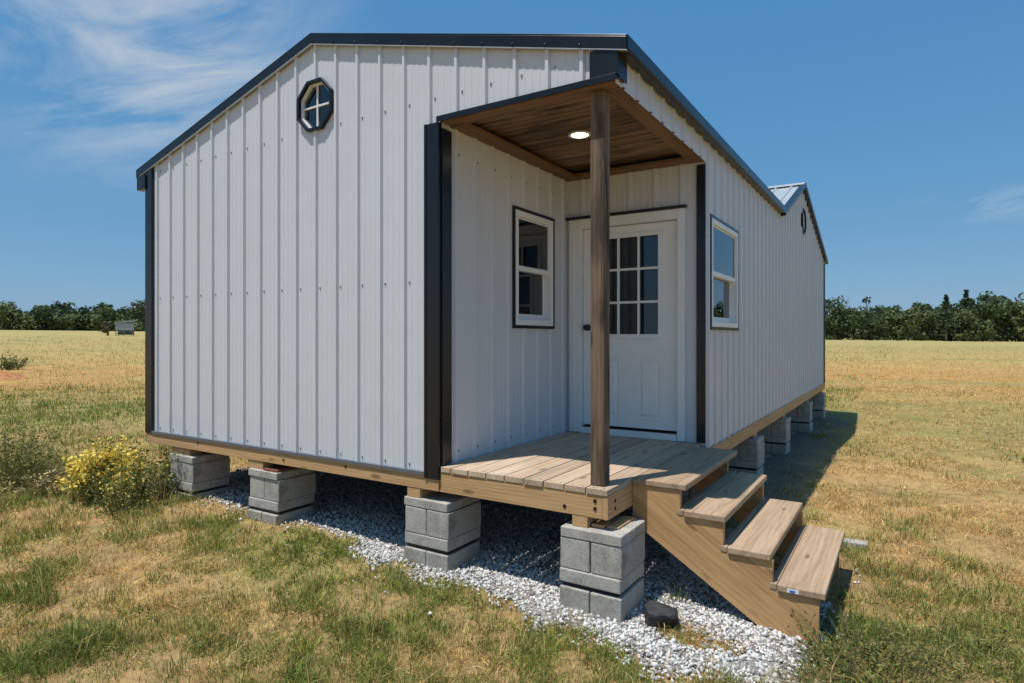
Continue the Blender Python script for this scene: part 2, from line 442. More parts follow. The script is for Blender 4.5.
mb = MB(); mb.box(XL + .02, XR - .02, YD + .02, YB - .02, ZB + 0.02, ZD - 0.012); mb.box(XL + .02, XW - 0.01, YF + .04, YD + .02, ZB + 0.02, ZD - 0.012)
mb.box(XL + .05, XW - .05, YF + .05, YB - .05, 3.5, 3.54); mb.box(XW - .05, XR - .05, YD + .05, YB - .05, 3.5, 3.54)
obj('floor_deck', mb, M['under'], cabin)

# beams round the floor
mb = MB(); mb.box(XL - 0.008, XW + 0.008, YF - 0.028, YF + 0.012, ZB, ZM + 0.06); mb.box(XL - 0.008, XL + 0.03, YF + 0.012, YB, ZB, ZM + 0.04)
b_ = MB(); b_.box(XL - 0.008, XW + 0.004, YF - 0.024, YF + 0.012, ZB, ZM + 0.002)
obj('floor_beam', b_, M['lum_x'], cabin, 0.004)
b_ = MB(); b_.box(XR - 0.03, XR + 0.024, YD + 0.02, YD + 4.6, ZB, ZM + 0.008); b_.box(XR - 0.03, XR + 0.024, YD + 4.603, YB, ZB, ZM + 0.008)
obj('floor_beam', b_, M['lum_y'], cabin, 0.004)
b_ = MB(); b_.box(XL - 0.008, XL + 0.03, YF + 0.014, YB, ZB, ZM + 0.005); obj('floor_beam', b_, M['lum_y'], cabin, 0.004)
b_ = MB()
for x in np.arange(XL + 0.4, XR - .1, 0.42): b_.box(x, x + 0.04, YF + 0.05, YB - .1, ZB + 0.004, ZB + 0.019)
obj('joist', b_, M['lum_y'], cabin)
# bolts in the beam
def bolts(pts, axis, sgn, parent):
    for p in pts:
        m = MB(); m.disc(p, 0.009, axis, sgn * 0.006, 8); m.disc(p, 0.013, axis, sgn * 0.002, 12)
        obj('bolt', m, M['black'], parent)
bolts([(-6.1, YF - 0.024, 0.69), (-4.75, YF - 0.024, 0.66), (-3.95, YF - .024, .69)], 'y', -1, cabin)

# dark corner trims
def ltrim(name, boxes):
    m = MB()
    for b in boxes: m.box(*b)
    return obj(name, m, M['trim'], cabin, 0.004)
ltrim('corner_trim', [(XL - 0.03, XL + 0.105, YF - 0.032, YF - 0.002, ZM - 0.02, roof_z(XL) - 0.04), (XL - 0.03, XL - 0.002, YF - 0.001, YF + 0.11, ZM - 0.02, roof_z(XL) - 0.04)])
ltrim('corner_trim', [(XW - 0.122, XW + 0.012, YF - 0.034, YF - 0.003, ZM - 0.035, ZC + 0.0), (XW + 0.003, XW + 0.026, YF - 0.002, YF + 0.112, ZM + 0.07, ZC - 0.04), (XW - 0.126, XW - 0.105, YF - 0.04, YF - 0.0345, ZM - 0.03, ZC)])
ltrim('corner_trim', [(XR - 0.165, XR + 0.028, YF - 0.034, YF - 0.003, ZC + 0.035, roof_z(XR) - 0.03), (XR + 0.003, XR + 0.028, YF - 0.002, YF + 0.13, ZC + 0.025, roof_z(XR) - 0.03)])
ltrim('corner_trim', [(XR - 0.075, XR + 0.006, YD - 0.03, YD - 0.003, ZD + 0.002, ZC - 0.03)])
ltrim('corner_trim', [(XR + 0.003, XR + 0.026, YB - 0.1, YB + 0.02, ZM, 3.42)])
# bottom edge flashing of the front siding
m = MB(); m.box(XL + 0.106, XW - 0.128, YF - 0.036, YF - 0.0245, ZM - 0.014, ZM + 0.012); m.box(XL + 0.106, XW - 0.128, YF - 0.0244, YF - 0.003, ZM + 0.0025, ZM + 0.011); obj('base_flashing', m, M['flash'], cabin)

# roof: ribbed sheets with rib lines down the slope
def roof_sheet(mb, lines, t=0.02):
    """lines: list of (height, p_top, p_bottom) across the sheet"""
    for (h0, a0, b0), (h1, a1, b1) in zip(lines[:-1], lines[1:]):
        u = Vector((0, 0, 1))
        q = [Vector(a0) + u * h0, Vector(a1) + u * h1, Vector(b1) + u * h1, Vector(b0) + u * h0]
        mb.poly(q)
def rib_steps(s0, s1):
    ks = [(s0, 0)]
    s = s0 + 0.12
    while s < s1 - 0.06:
        ks += [(s - .03, 0), (s - .013, .02), (s + .013, .02), (s + .03, 0)]; s += RIB
    return ks + [(s1, 0)]
XE = -1.46; XEL = -7.26
mb = MB()
Y0R = YF - 0.032
ln = []
for y, h in rib_steps(Y0R, YB + 0.1): ln.append((h, (X0, y, ZRIDGE), (XEL, y, roof_z(XEL))))
roof_sheet(mb, ln)
ln = []
for y, h in rib_steps(Y0R, Y_PEAK):
    if y <= Y_VAL: xb = XE
    else:
        f = (y - Y_VAL) / (Y_PEAK - Y_VAL); xb = XE + (X0 - XE) * f
    ln.append((h, (X0, y, ZRIDGE), (xb, y, roof_z(xb))))
roof_sheet(mb, ln)
XG = XR + 0.07
ln = []
for x, h in rib_steps(X0, XG):      # near slope of the cross gable
    yv = Y_VAL + (Y_PEAK - Y_VAL) * min(1, max(0, (x - XE) / (X0 - XE)))
    ln.append((h, (x, Y_PEAK, Z_PEAK), (x, min(yv, Y_PEAK - 0.01), cross_z(min(yv, Y_PEAK - 0.01)))))
roof_sheet(mb, ln)
ln = [(h, (x, Y_PEAK, Z_PEAK), (x, YB + 0.08, cross_z(YB + 0.08))) for x, h in rib_steps(X0, XG)]
roof_sheet(mb, ln)
mb.poly([(X0, Y_PEAK, Z_PEAK), (X0, YB + .08, cross_z(YB + .08)), (X0, YB + .08, ZRIDGE), (X0, Y_PEAK, ZRIDGE)])
o = obj('roof', mb, M['roof'], cabin)
# roof deck under the sheets (dark soffit edge)
mb = MB()
def slope_board(mb, ya, yb, xa, xb, dz0, dz1):
    mb.hexa([(xa, ya, roof_z(xa) + dz0), (xb, ya, roof_z(xb) + dz0), (xb, yb, roof_z(xb) + dz0), (xa, yb, roof_z(xa) + dz0),
             (xa, ya, roof_z(xa) + dz1), (xb, ya, roof_z(xb) + dz1), (xb, yb, roof_z(xb) + dz1), (xa, yb, roof_z(xa) + dz1)])
slope_board(mb, Y0R + 0.02, YB, XEL + 0.02, X0, -0.028, -0.004)
slope_board(mb, Y0R + 0.02, Y_VAL, X0, XE - 0.02, -0.028, -0.004)
obj('roof_deck', mb, M['insidedark'], cabin)
# rake trim on the front gable
def rake(mb, xa, xb, y0, y1, zf, up, dn):
    mb.hexa([(xa, y0, zf(xa) - dn), (xb, y0, zf(xb) - dn), (xb, y1, zf(xb) - dn), (xa, y1, zf(xa) - dn),
             (xa, y0, zf(xa) + up), (xb, y0, zf(xb) + up), (xb, y1, zf(xb) + up), (xa, y1, zf(xa) + up)])
mb = MB()
for xa, xb in ((XEL - 0.02, X0), (X0, XE + 0.005)):
    rake(mb, xa, xb, Y0R - 0.012, YF - 0.005, roof_z, 0.028, 0.052)
    rake(mb, xa, xb, Y0R - 0.012, Y0R + 0.06, roof_z, 0.040, -0.0285)
for x in np.arange(PH_X, XR - .05, RIB): mb.disc((x, Y0R - 0.012, roof_z(x) - 0.035), 0.009, 'y', -0.007, 6, 1)
obj('rake_trim', mb, [M['trim'], M['black']], cabin, 0.010)
mb = MB()
for xa, xb in ((XEL - 0.02, X0), (X0, XE + 0.005)): rake(mb, xa, xb, Y0R - 0.010, Y0R + 0.012, roof_z, -0.0525, 0.059)
obj('rake_lip', mb, M['roof'], cabin)
# eave trims
mb = MB()
mb.box(XE - 0.012, XE + 0.012, Y0R, Y_VAL + 0.02, roof_z(XE) - 0.045, roof_z(XE) + 0.042)
mb.box(XR + 0.004, XE - 0.0121, Y0R + 0.005, Y_VAL, roof_z(XE) - 0.045, roof_z(XE) - 0.032)
mb.box(XEL - 0.012, XEL + 0.012, Y0R, YB + .08, roof_z(XE) - 0.045, roof_z(XE) + 0.02)
mb.box(XEL + 0.012, XL - 0.004, Y0R + 0.005, YB, roof_z(XE) - 0.045, roof_z(XE) - 0.032)
obj('eave_trim', mb, M['trim'], cabin, 0.004)
mb = MB(); mb.box(XEL + 0.01, XL + 0.0, YF - 0.05, YF + 0.02, roof_z(XEL) - 0.20, roof_z(XEL) - 0.046); obj('eave_return', mb, M['trim'], cabin, 0.004)
# cross gable rake trim and ridge cap
mb = MB()
for ya, yb in ((Y_VAL - 0.05, Y_PEAK), (Y_PEAK, YB + 0.09)):
    for (xa, xb, up, dn) in ((XR + 0.003, XG + 0.012, 0.026, 0.05),):
        mb.hexa([(xa, ya, cross_z(ya) - dn), (xb, ya, cross_z(ya) - dn), (xb, yb, cross_z(yb) - dn), (xa, yb, cross_z(yb) - dn),
                 (xa, ya, cross_z(ya) + up), (xb, ya, cross_z(ya) + up), (xb, yb, cross_z(yb) + up), (xa, yb, cross_z(yb) + up)])
obj('gable_trim', mb, M['trim'], cabin, 0.005)
mb = MB()
for s, f in ((-1, S_CL), (1, S_CR)):
    mb.hexa([(X0, Y_PEAK, Z_PEAK + .028), (XG, Y_PEAK, Z_PEAK + .028), (XG, Y_PEAK + s * .16, Z_PEAK + .028 - f * .16), (X0, Y_PEAK + s * .16, Z_PEAK + .028 - f * .16),
             (X0, Y_PEAK, Z_PEAK + .036), (XG, Y_PEAK, Z_PEAK + .036), (XG, Y_PEAK + s * .16, Z_PEAK + .034 - f * .16), (X0, Y_PEAK + s * .16, Z_PEAK + .034 - f * .16)])
for s in (-1, 1):
    xb = X0 + s * .16
    mb.hexa([(X0, Y0R + .06, ZRIDGE + .028), (xb, Y0R + .06, roof_z(xb) + .028), (xb, YB, roof_z(xb) + .028), (X0, YB, ZRIDGE + .028),
             (X0, Y0R + .06, ZRIDGE + .036), (xb, Y0R + .06, roof_z(xb) + .034), (xb, YB, roof_z(xb) + .034), (X0, YB, ZRIDGE + .036)])
obj('ridge_cap', mb, M['roof'], cabin)

# octagonal windows
def octagon(axis, c1, z, c, sgn):
    fr = MB(); r = 0.238
    d = (0, sgn * 0.036, 0) if axis == 'y' else (sgn * 0.036, 0, 0)
    P = lambda rr, off: octa(c1, z, rr, axis, c + sgn * off)
    fr.ring(P(r, 0.002), P(r - 0.027, 0.002), d)
    w = obj('octagon_window', fr, M['trim'], cabin, 0.003)
    inn = MB(); inn.ring(P(r - 0.0305, -0.045), P(r - 0.041, -0.045), tuple(k * 1.5 for k in d)); obj('inner_frame', inn, M['white'], w)
    mu = MB(); g = 0.007; rr = r - 0.06
    o0 = c - sgn * 0.004; o1 = c - sgn * 0.018
    a, b = min(o0, o1), max(o0, o1)
    if axis == 'y':
        mu.box(c1 - g, c1 + g, a, b, z - rr, z + rr); mu.box(c1 - rr, c1 + rr, a - .001, b + .001, z - g, z + g)
    else:
        mu.box(a, b, c1 - g, c1 + g, z - rr, z + rr); mu.box(a - .001, b + .001, c1 - rr, c1 + rr, z - g, z + g)
    obj('glazing_bar', mu, M['white'], w)
    p = MB(); p.prism(P(r - 0.040, -0.026), tuple(k * 0.12 for k in d)); obj('pane', p, M['glass'], w)
    bk = MB(); bk.prism(P(r - 0.03, -0.3), tuple(-k * 0.3 for k in d)); obj('backing', bk, M['insidedark'], w)
octagon('y', *OCT_F[:2], YF, -1)
octagon('x', *OCT_S[:2], XR, 1)

# single-hung windows in walls facing +x
def hung_window(c, y0, y1, z0, z1, fw, gl):
    rect = lambda a, b, lo, hi, x: [(x, a, lo), (x, b, lo), (x, b, hi), (x, a, hi)]
    zm = (z0 + z1) / 2
    bl = MB(); bl.ring(rect(y0 - .028, y1 + .028, z0 - .028, z1 + .028, c + .001), rect(y0 + .001, y1 - .001, z0 + .001, z1 - .001, c + .001), (0.022, 0, 0))
    w = obj('window', bl, M['trim'], cabin, 0.002)
    fr = MB(); fr.ring(rect(y0 + .0015, y1 - .0015, z0 + .0015, z1 - .0015, c - .10), rect(y0 + fw, y1 - fw, z0 + fw, z1 - fw, c - .10), (0.122, 0, 0)); obj('frame', fr, M['white'], w, 0.003)
    ms = MB(); sw = 0.035
    a, b, lo, hi = y0 + fw + .001, y1 - fw - .001, z0 + fw + .001, z1 - fw - .001
    ms.ring(rect(a, b, zm - 0.02, hi, c - .045), rect(a + sw * .4, b - sw * .4, zm + 0.025, hi - sw * .4, c - .045), (0.045, 0, 0))
    obj('upper_sash', ms, M['white'], w, 0.002)
    ls = MB(); ls.ring(rect(a, b, lo, zm + .018, c - .092), rect(a + sw, b - sw, lo + sw * 1.5, zm - 0.02, c - .092), (0.045, 0, 0)); obj('lower_sash', ls, M['white'], w, 0.002)
    p = MB(); p.box(c - .006, c - .002, a + .005, b - .005, zm, hi - .005); obj('pane', p, gl, w)
    p = MB(); p.box(c - .054, c - .050, a + .01, b - .01, lo + .02, zm - .005); obj('pane', p, gl, w)
    return w
hung_window(XW, *WIN_R, 0.055, M['glass'])
hung_window(XR, *WIN_S, 0.05, M['glassside'])

# door with frame
rectY = lambda a, b, lo, hi, y: [(a, y, lo), (b, y, lo), (b, y, hi), (a, y, hi)]
mb = MB()
cz = 2.975
cx0, cx1 = -2.925, -1.728
yo = YD - 0.035
mb.box(cx0, DX0 - .012, yo, YD + .02, ZD + .003, cz); mb.box(DX1 + .012, cx1, yo, YD + .02, ZD + .003, cz); mb.box(DX0 - .012, DX1 + .012, yo, YD + .02, DZ1 + .008, cz)
mb.box(cx0 + .05, cx0 + .062, yo - .006, yo, ZD + .003, cz - .06); mb.box(cx1 - .062, cx1 - .05, yo - .006, yo, ZD + .003, cz - .06)
mb.box(DX0 - .03, DX0 - .006, YD + .021, YD + .13, ZD, DZ1 + .03); mb.box(DX1 + .006, DX1 + .03, YD + .021, YD + .13, ZD, DZ1 + .03); mb.box(DX0 - .006, DX1 + .006, YD + .021, YD + .13, DZ1 + .006, DZ1 + .03)
obj('door_frame', mb, M['white'], cabin, 0.004)
mb = MB(); mb.box(cx0 - .03, cx1 + .015, YD - .06, YD - .002, cz + .002, cz + .026); obj('drip_cap', mb, M['trim'], cabin, 0.003)
mb = MB(); mb.box(DX0 - .01, DX1 + .01, YD - .06, YD + .1, ZD + .002, ZD + .06); mb.box(DX0 - .01, DX1 + .01, YD - .012, YD + .08, ZD + .0605, ZD + .068, 1)
obj('threshold', mb, [M['white'], M['black']], cabin, 0.002)
gx0, gx1, gz0, gz1 = -2.612, -1.983, 1.79, 2.765
y0, y1 = YD + .012, YD + .056
mb = MB()
mb.box(DX0, gx0, y0, y1, DZ0, DZ1); mb.box(gx1, DX1, y0, y1, DZ0, DZ1); mb.box(gx0, gx1, y0, y1, gz1, DZ1)
px = [(-2.615, -2.402), (-2.194, -1.980)]; pz0, pz1 = .985, 1.565
mb.box(gx0, gx1, y0, y1, pz1, gz0); mb.box(gx0, gx1, y0, y1, DZ0, pz0); mb.box(px[0][1], px[1][0], y0, y1, pz0, pz1)
for a, b in px:   # embossed panels: a sunk moulding and a raised field
    a2, b2 = max(a, gx0), min(b, gx1)
    mb.box(a2, b2, y0 + .012, y1, pz0, pz1)
    mb.hexa([(a2 + .022, y0 + .0121, pz0 + .022), (b2 - .022, y0 + .0121, pz0 + .022), (b2 - .036, y0 + .002, pz0 + .036), (a2 + .036, y0 + .002, pz0 + .036),
             (a2 + .022, y0 + .0121, pz1 - .022), (b2 - .022, y0 + .0121, pz1 - .022), (b2 - .036, y0 + .002, pz1 - .036), (a2 + .036, y0 + .002, pz1 - .036)])
door = obj('door', mb, M['door'], cabin)
mb = MB(); mb.ring(rectY(gx0 - .03, gx1 + .03, gz0 - .03, gz1 + .03, y0 - .012), rectY(gx0 + .012, gx1 - .012, gz0 + .012, gz1 - .012, y0 - .012), (0, .011, 0))
obj('glazing_frame', mb, M['door'], door, 0.003)
mb = MB()
for k in (1, 2):
    x = gx0 + (gx1 - gx0) * k / 3; mb.box(x - .011, x + .011, y0 - .006, y0 + .012, gz0 + .012, gz1 - .012)
    z = gz0 + (gz1 - gz0) * k / 3; mb.box(gx0 + .012, gx1 - .012, y0 - .005, y0 + .011, z - .011, z + .011)
obj('glazing_bar', mb, M['door'], door)
mb = MB(); mb.box(gx0, gx1, y0 + .018, y0 + .023, gz0, gz1); obj('pane', mb, M['glassdoor'], door)
mb = MB(); kx, kz = -2.733, 1.87
mb.disc((kx, y0, kz), .033, 'y', -.008, 20); mb.disc((kx, y0 - .008, kz), .012, 'y', -.03, 12)
for a, b, r1, r2 in ((.038, .012, .018, .029), (.05, .014, .029, .029), (.064, .01, .029, .018)): mb.disc((kx, y0 - a, kz), r1, 'y', -b, 20, 0, r2)
obj('knob', mb, M['black'], door, smooth=False)

# porch ceiling, trims and light
cl = ZC + 0.075
mb = MB(); y = YF + 0.09
while y < YD - 0.02:
    w = 0.135
    mb.box(XW + .07, XR - .06, y + .003, min(y + w, YD - .04) - .003, cl, cl + .02); y += w
obj('porch_ceiling', mb, M['ceil_x'], cabin, 0.002)
for k_, bx_ in enumerate([(XW + .03, XR - .004, YF - .02, YF + .125), (XW + .003, XR - .004, YD - .135, YD - .002), (XW + .003, XW + .14, YF + .127, YD - .137), (XR - .135, XR - .004, YF + .127, YD - .137)]):
    mb = MB(); mb.box(*bx_, ZC - .001, ZC + .0335); obj('ceiling_trim', mb, M['ceiltrim_x'] if k_ < 2 else M['ceil_y'], cabin, 0.003)
mb = MB(); mb.box(XW - .004, XR + .018, YF - .038, YF - .004, ZC + .012, ZC + .034); mb.box(XW - .004, XR + .018, YF - .044, YF - .0385, ZC - .004, ZC + .040); obj('drip_trim', mb, M['trim'], cabin, 0.003)
lamp_m, nt, b = new_mat('lamp_lens'); b.inputs['Base Color'].default_value = (.9, .88, .8, 1)
b.inputs['Emission Color'].default_value = (1, .93, .78, 1); b.inputs['Emission Strength'].default_value = 5
lx, ly = -2.285, 4.66
mb = MB(); mb.disc((lx, ly, cl - .006), .072, 'z', .004, 32); lgt = obj('ceiling_light', mb, lamp_m, cabin)
ring = MB(); n = 32
cc = lambda r, z: [(lx + r * math.cos(2 * math.pi * k / n), ly + r * math.sin(2 * math.pi * k / n), z) for k in range(n)]
ring.ring(cc(.094, cl - .010), cc(.071, cl - .010), (0, 0, .009)); obj('trim_ring', ring, M['white'], lgt)
# post
mb = MB(); mb.box(-1.745, -1.649, 3.715, 3.815, ZD + .002, ZC - .004); obj('porch_post', mb, M['post_z'], cabin, 0.005)
# deck
mb = MB()
DXR = -1.592
bw = 0.157; xs = DXR
kk = 0
while xs > XW + 0.03:
    a = max(xs - bw + .009, XW + .022); j = random.uniform(-.004, .004)
    mb.box(a, xs, YF - .018 + j, YD - .004, ZD - .038, ZD + random.uniform(-.0015, .001)); 
    for yy in (YF + .018, YF + .70, YF + 1.40, YD - .07):
        for fx in (.25, .75):
            mb.disc((a + (xs - a) * fx + random.uniform(-.008, .008), yy + random.uniform(-.006, .006), ZD - .0005), .0048, 'z', .0022, 8, 1)
    xs -= bw
obj('deck_boards', mb, [M['deck_y'], M['black']], cabin, 0.0)
dbo = bpy.data.objects['deck_boards']; bv = dbo.modifiers.new('edges', 'BEVEL'); bv.width = .005; bv.segments = 2; bv.limit_method = 'ANGLE'
mb = MB(); mb.box(XW + .006, DXR - .038, YF - .012, YF + .026, ZB - .004, ZD - .0395); obj('deck_rim', mb, M['lum_x'], cabin, 0.004)
mb = MB(); mb.box(DXR - .037, DXR + .003, YF - .014, YD + .015, ZB - .004, ZD - .0395); obj('deck_rim', mb, M['lum_y'], cabin, 0.004)
mb = MB()
for x in np.arange(XW + .3, DXR - .1, .4): mb.box(x, x + .038, YF + .03, YD + .01, ZB + .01, ZD - .04)
obj('deck_joist', mb, M['lum_y'], cabin)
bolts([(-1.68, YF - .012, .72), (-1.68, YF - .012, .67), (-1.90, YF - .012, .655)], 'y', -1, cabin)
bolts([(DXR + .003, 3.76, .71), (DXR + .003, 3.76, .66)], 'x', 1, cabin)

# ------------------------------------------------------------------ steps
steps = thing('wooden_steps', 'open wooden steps of four treads leading down off the porch deck', 'steps', (-1.0, 4.75, 0))
TR = [(-1.585, -1.215, .802), (-1.277, -.963, .632), (-.997, -.693, .442), (-.703, -.392, .268)]
YS0, YS1 = 4.05, 5.46
mb_t = []
for k, (xa, xb, z) in enumerate(TR):
    mb = MB(); th = .042
    if k == 0: mb.box(DXR + .004, xb, YS0 - .0, YS1 + .07, z - th, z)
    else:
        mid = xa + .045
        mb.box(xa, mid - .0015, YS0 + .008, YS1 - .01, z - th, z); mb.box(mid + .0015, xb, YS0 - .004, YS1, z - th, z + .001)
    t = obj('tread', mb, M['tread_y'], steps, 0.007)
    if k == 3:
        tg = MB(); tg.box(-.60, -.535, YS0 - .006, YS0 - .0045, z - .034, z - .010); tg.box(-.585, -.555, YS0 - .0075, YS0 - .0062, z - .030, z - .018, 1)
        tm = plain('tag_white', (.75, .76, .78), .4); tb = plain('tag_blue', (.03, .12, .5), .4)
        obj('paper_tag', tg, [tm, tb], t, label='small white and blue paper tag on the tread end')
    if k:
        rz = TR[k - 1][2] - th
zg = -.10
def stringer(y):
    o = [(DXR + .004, .50), (-.61, zg - .02), (-.43, zg - .02), (-.425, TR[3][2] - .043)]
    top = [(TR[3][0] + .02, TR[3][2] - .043), (TR[3][0] + .02, TR[2][2] - .043), (TR[2][0] + .02, TR[2][2] - .043), (TR[2][0] + .02, TR[1][2] - .043), (TR[1][0] + .02, TR[1][2] - .043), (TR[1][0] + .02, TR[0][2] - .043), (DXR + .004, TR[0][2] - .043)]
    m = MB(); m.prism([(x, y, z) for x, z in o + top], (0, .042, 0))
    return m
M['stringer'] = wood_mat('stringer_wood', 'x', (0.57, 0.345, 0.15), (0.36, 0.19, 0.075), 0.1, grain=0.8, wave=0.10, contrast=1.5)
# grain follows the slope of the stringer: rotate the coordinates
nt = M['stringer'].node_tree
for n_ in [q for q in nt.nodes if q.type == 'MAPPING']:
    src = n_.inputs[0].links[0].from_socket
    rot = N(nt, 'ShaderNodeVectorRotate', rotation_type='Y_AXIS'); rot.inputs['Angle'].default_value = -R(33)
    L(nt, src, rot.inputs[0]); L(nt, rot.outputs[0], n_.inputs[0])
for y in (4.062, 5.36): obj('stringer', stringer(y), M['stringer'], steps, 0.004)
mb = MB(); mb.box(DXR + .005, DXR + .04, 4.106, 5.358, .53, .757); obj('ledger_board', mb, M['lum_y'], steps, 0.003)

# ------------------------------------------------------------------ concrete block piers
def pier_parts(parent, x0, y0, w, d, zg_):
    g = .003
    rows = [(zg_ - .12, .150, 'y', -.008), (.178, .264, 'x', 0), (.267, .464, 'y', .002), (.467, .535, 'x', .001)]
    for zi, (a, b, ax, off) in enumerate(rows):
        a_ = a; jx, jy = random.uniform(-.008, .008), random.uniform(-.007, .007)
        for k in (0, 1):
            m = MB()
            if ax == 'y': m.box(x0 + jx + k * w / 2 + g * k, x0 + jx + (k + 1) * w / 2 - g * (1 - k), y0 + jy + off, y0 + jy + d + off, a_, b)
            else: m.box(x0 + jx, x0 + jx + w, y0 + jy + off + k * d / 2 + g * k, y0 + jy + off + (k + 1) * d / 2 - g * (1 - k), a_, b)
            an = random.uniform(-.014, .014); cxm = sum(q[0] for q in m.v) / 8; cym = sum(q[1] for q in m.v) / 8
            m.v = [(cxm + (q[0] - cxm) * math.cos(an) - (q[1] - cym) * math.sin(an), cym + (q[0] - cxm) * math.sin(an) + (q[1] - cym) * math.cos(an), q[2]) for q in m.v]
            obj('concrete_block', m, M['concrete'], parent, 0.007)
    m = MB(); m.box(x0 + .02, x0 + w - .02, y0 + .025, y0 + d - .025, .1501, .1779); obj('gap_shadow', m, M['black'], parent)  # black filler painting the shadow in the open gap above the base course
PIERS = [(-6.612, 3.62, 'grey concrete block pier at the left front corner beside the yellow weeds'),
         (-5.24, 3.62, 'grey concrete block pier topped by a reddish board'),
         (-3.286, 3.62, 'grey concrete block pier between the cabin wall corner and the porch deck'),
         (-1.915, 3.60, 'tall grey concrete block pier under the porch post and deck corner'),
         (-1.93, 5.82, 'shaded concrete block pier glimpsed behind the top step'),
         (-1.93, 7.92, 'concrete block pier along the shaded side, nearest behind the steps'),
         (-1.93, 10.08, 'concrete block pier along the shaded side, second behind the steps'),
         (-1.93, 12.78, 'concrete block pier along the shaded side, third behind the steps'),
         (-1.93, 15.12, 'concrete block pier under the far back corner of the cabin')]
for x, y, lab in PIERS:
    g_ = float(ground(x + .2, y + .2))
    t = thing('block_pier', lab, 'pier', (x + .213, y + .21, 0), 'concrete block piers under the cabin')
    pier_parts(t, x, y, .427, .42, g_)
def shim(name, lab, boxes, mat, loc):
    m = MB()
    for b in boxes: m.box(*b)
    o = obj(name, m, mat, None, 0.004, origin=loc); tag(o, lab, 'shim', 'wood packing on the piers')
zt = .5352
shim('wood_shim', 'short pale lumber block under the beam on the left corner pier', [(-6.63, -6.30, 3.66, 3.80, zt, ZB - .001)], M['lum_x'], (-6.4, 3.7, zt))
shim('wood_shim', 'rough lumber block under the beam on the pier with the reddish board', [(-5.28, -5.06, 3.645, 3.76, zt, ZB - .001)], M['lum_x'], (-5.1, 3.7, zt))
shim('wood_shim', 'reddish brown flat board lying on top of the second pier', [(-5.03, -4.83, 3.63, 3.99, zt, zt + .022)], M['redwood'], (-4.9, 3.8, zt))
shim('wood_shim', 'yellowish lumber block wedged on the pier beside the deck rim', [(-3.27, -3.14, 3.64, 4.0, zt, ZB - .001)], M['lum_y'], (-3.2, 3.8, zt))
shim('wood_shim', 'yellowish lumber block wedged on the pier beneath the porch post', [(-1.845, -1.735, 3.65, 4.0, zt, ZB - .0045)], M['lum_y'], (-1.8, 3.8, zt))
shim('wood_shim', 'thin splintered wedge on the pier below the deck corner', [(-1.725, -1.64, 3.69, 3.80, zt, zt + .022), (-1.63, -1.55, 3.72, 4.0, zt, zt + .016)], M['lum_y'], (-1.64, 3.8, zt))
for (y, lab) in ((5.9, 'block behind the top step'), (8.0, 'lumber block on the nearest pier of the shaded side'), (10.16, 'lumber block on the second pier of the shaded side'), (12.86, 'lumber block on the third pier of the shaded side'), (15.2, 'lumber block on the far corner pier')):
    shim('wood_shim', lab if lab.startswith('lumber') else 'lumber block on the pier behind the top step', [(-1.86, -1.56, y, y + .2, zt, ZB - .001)], M['lum_x'], (-1.7, y, zt))

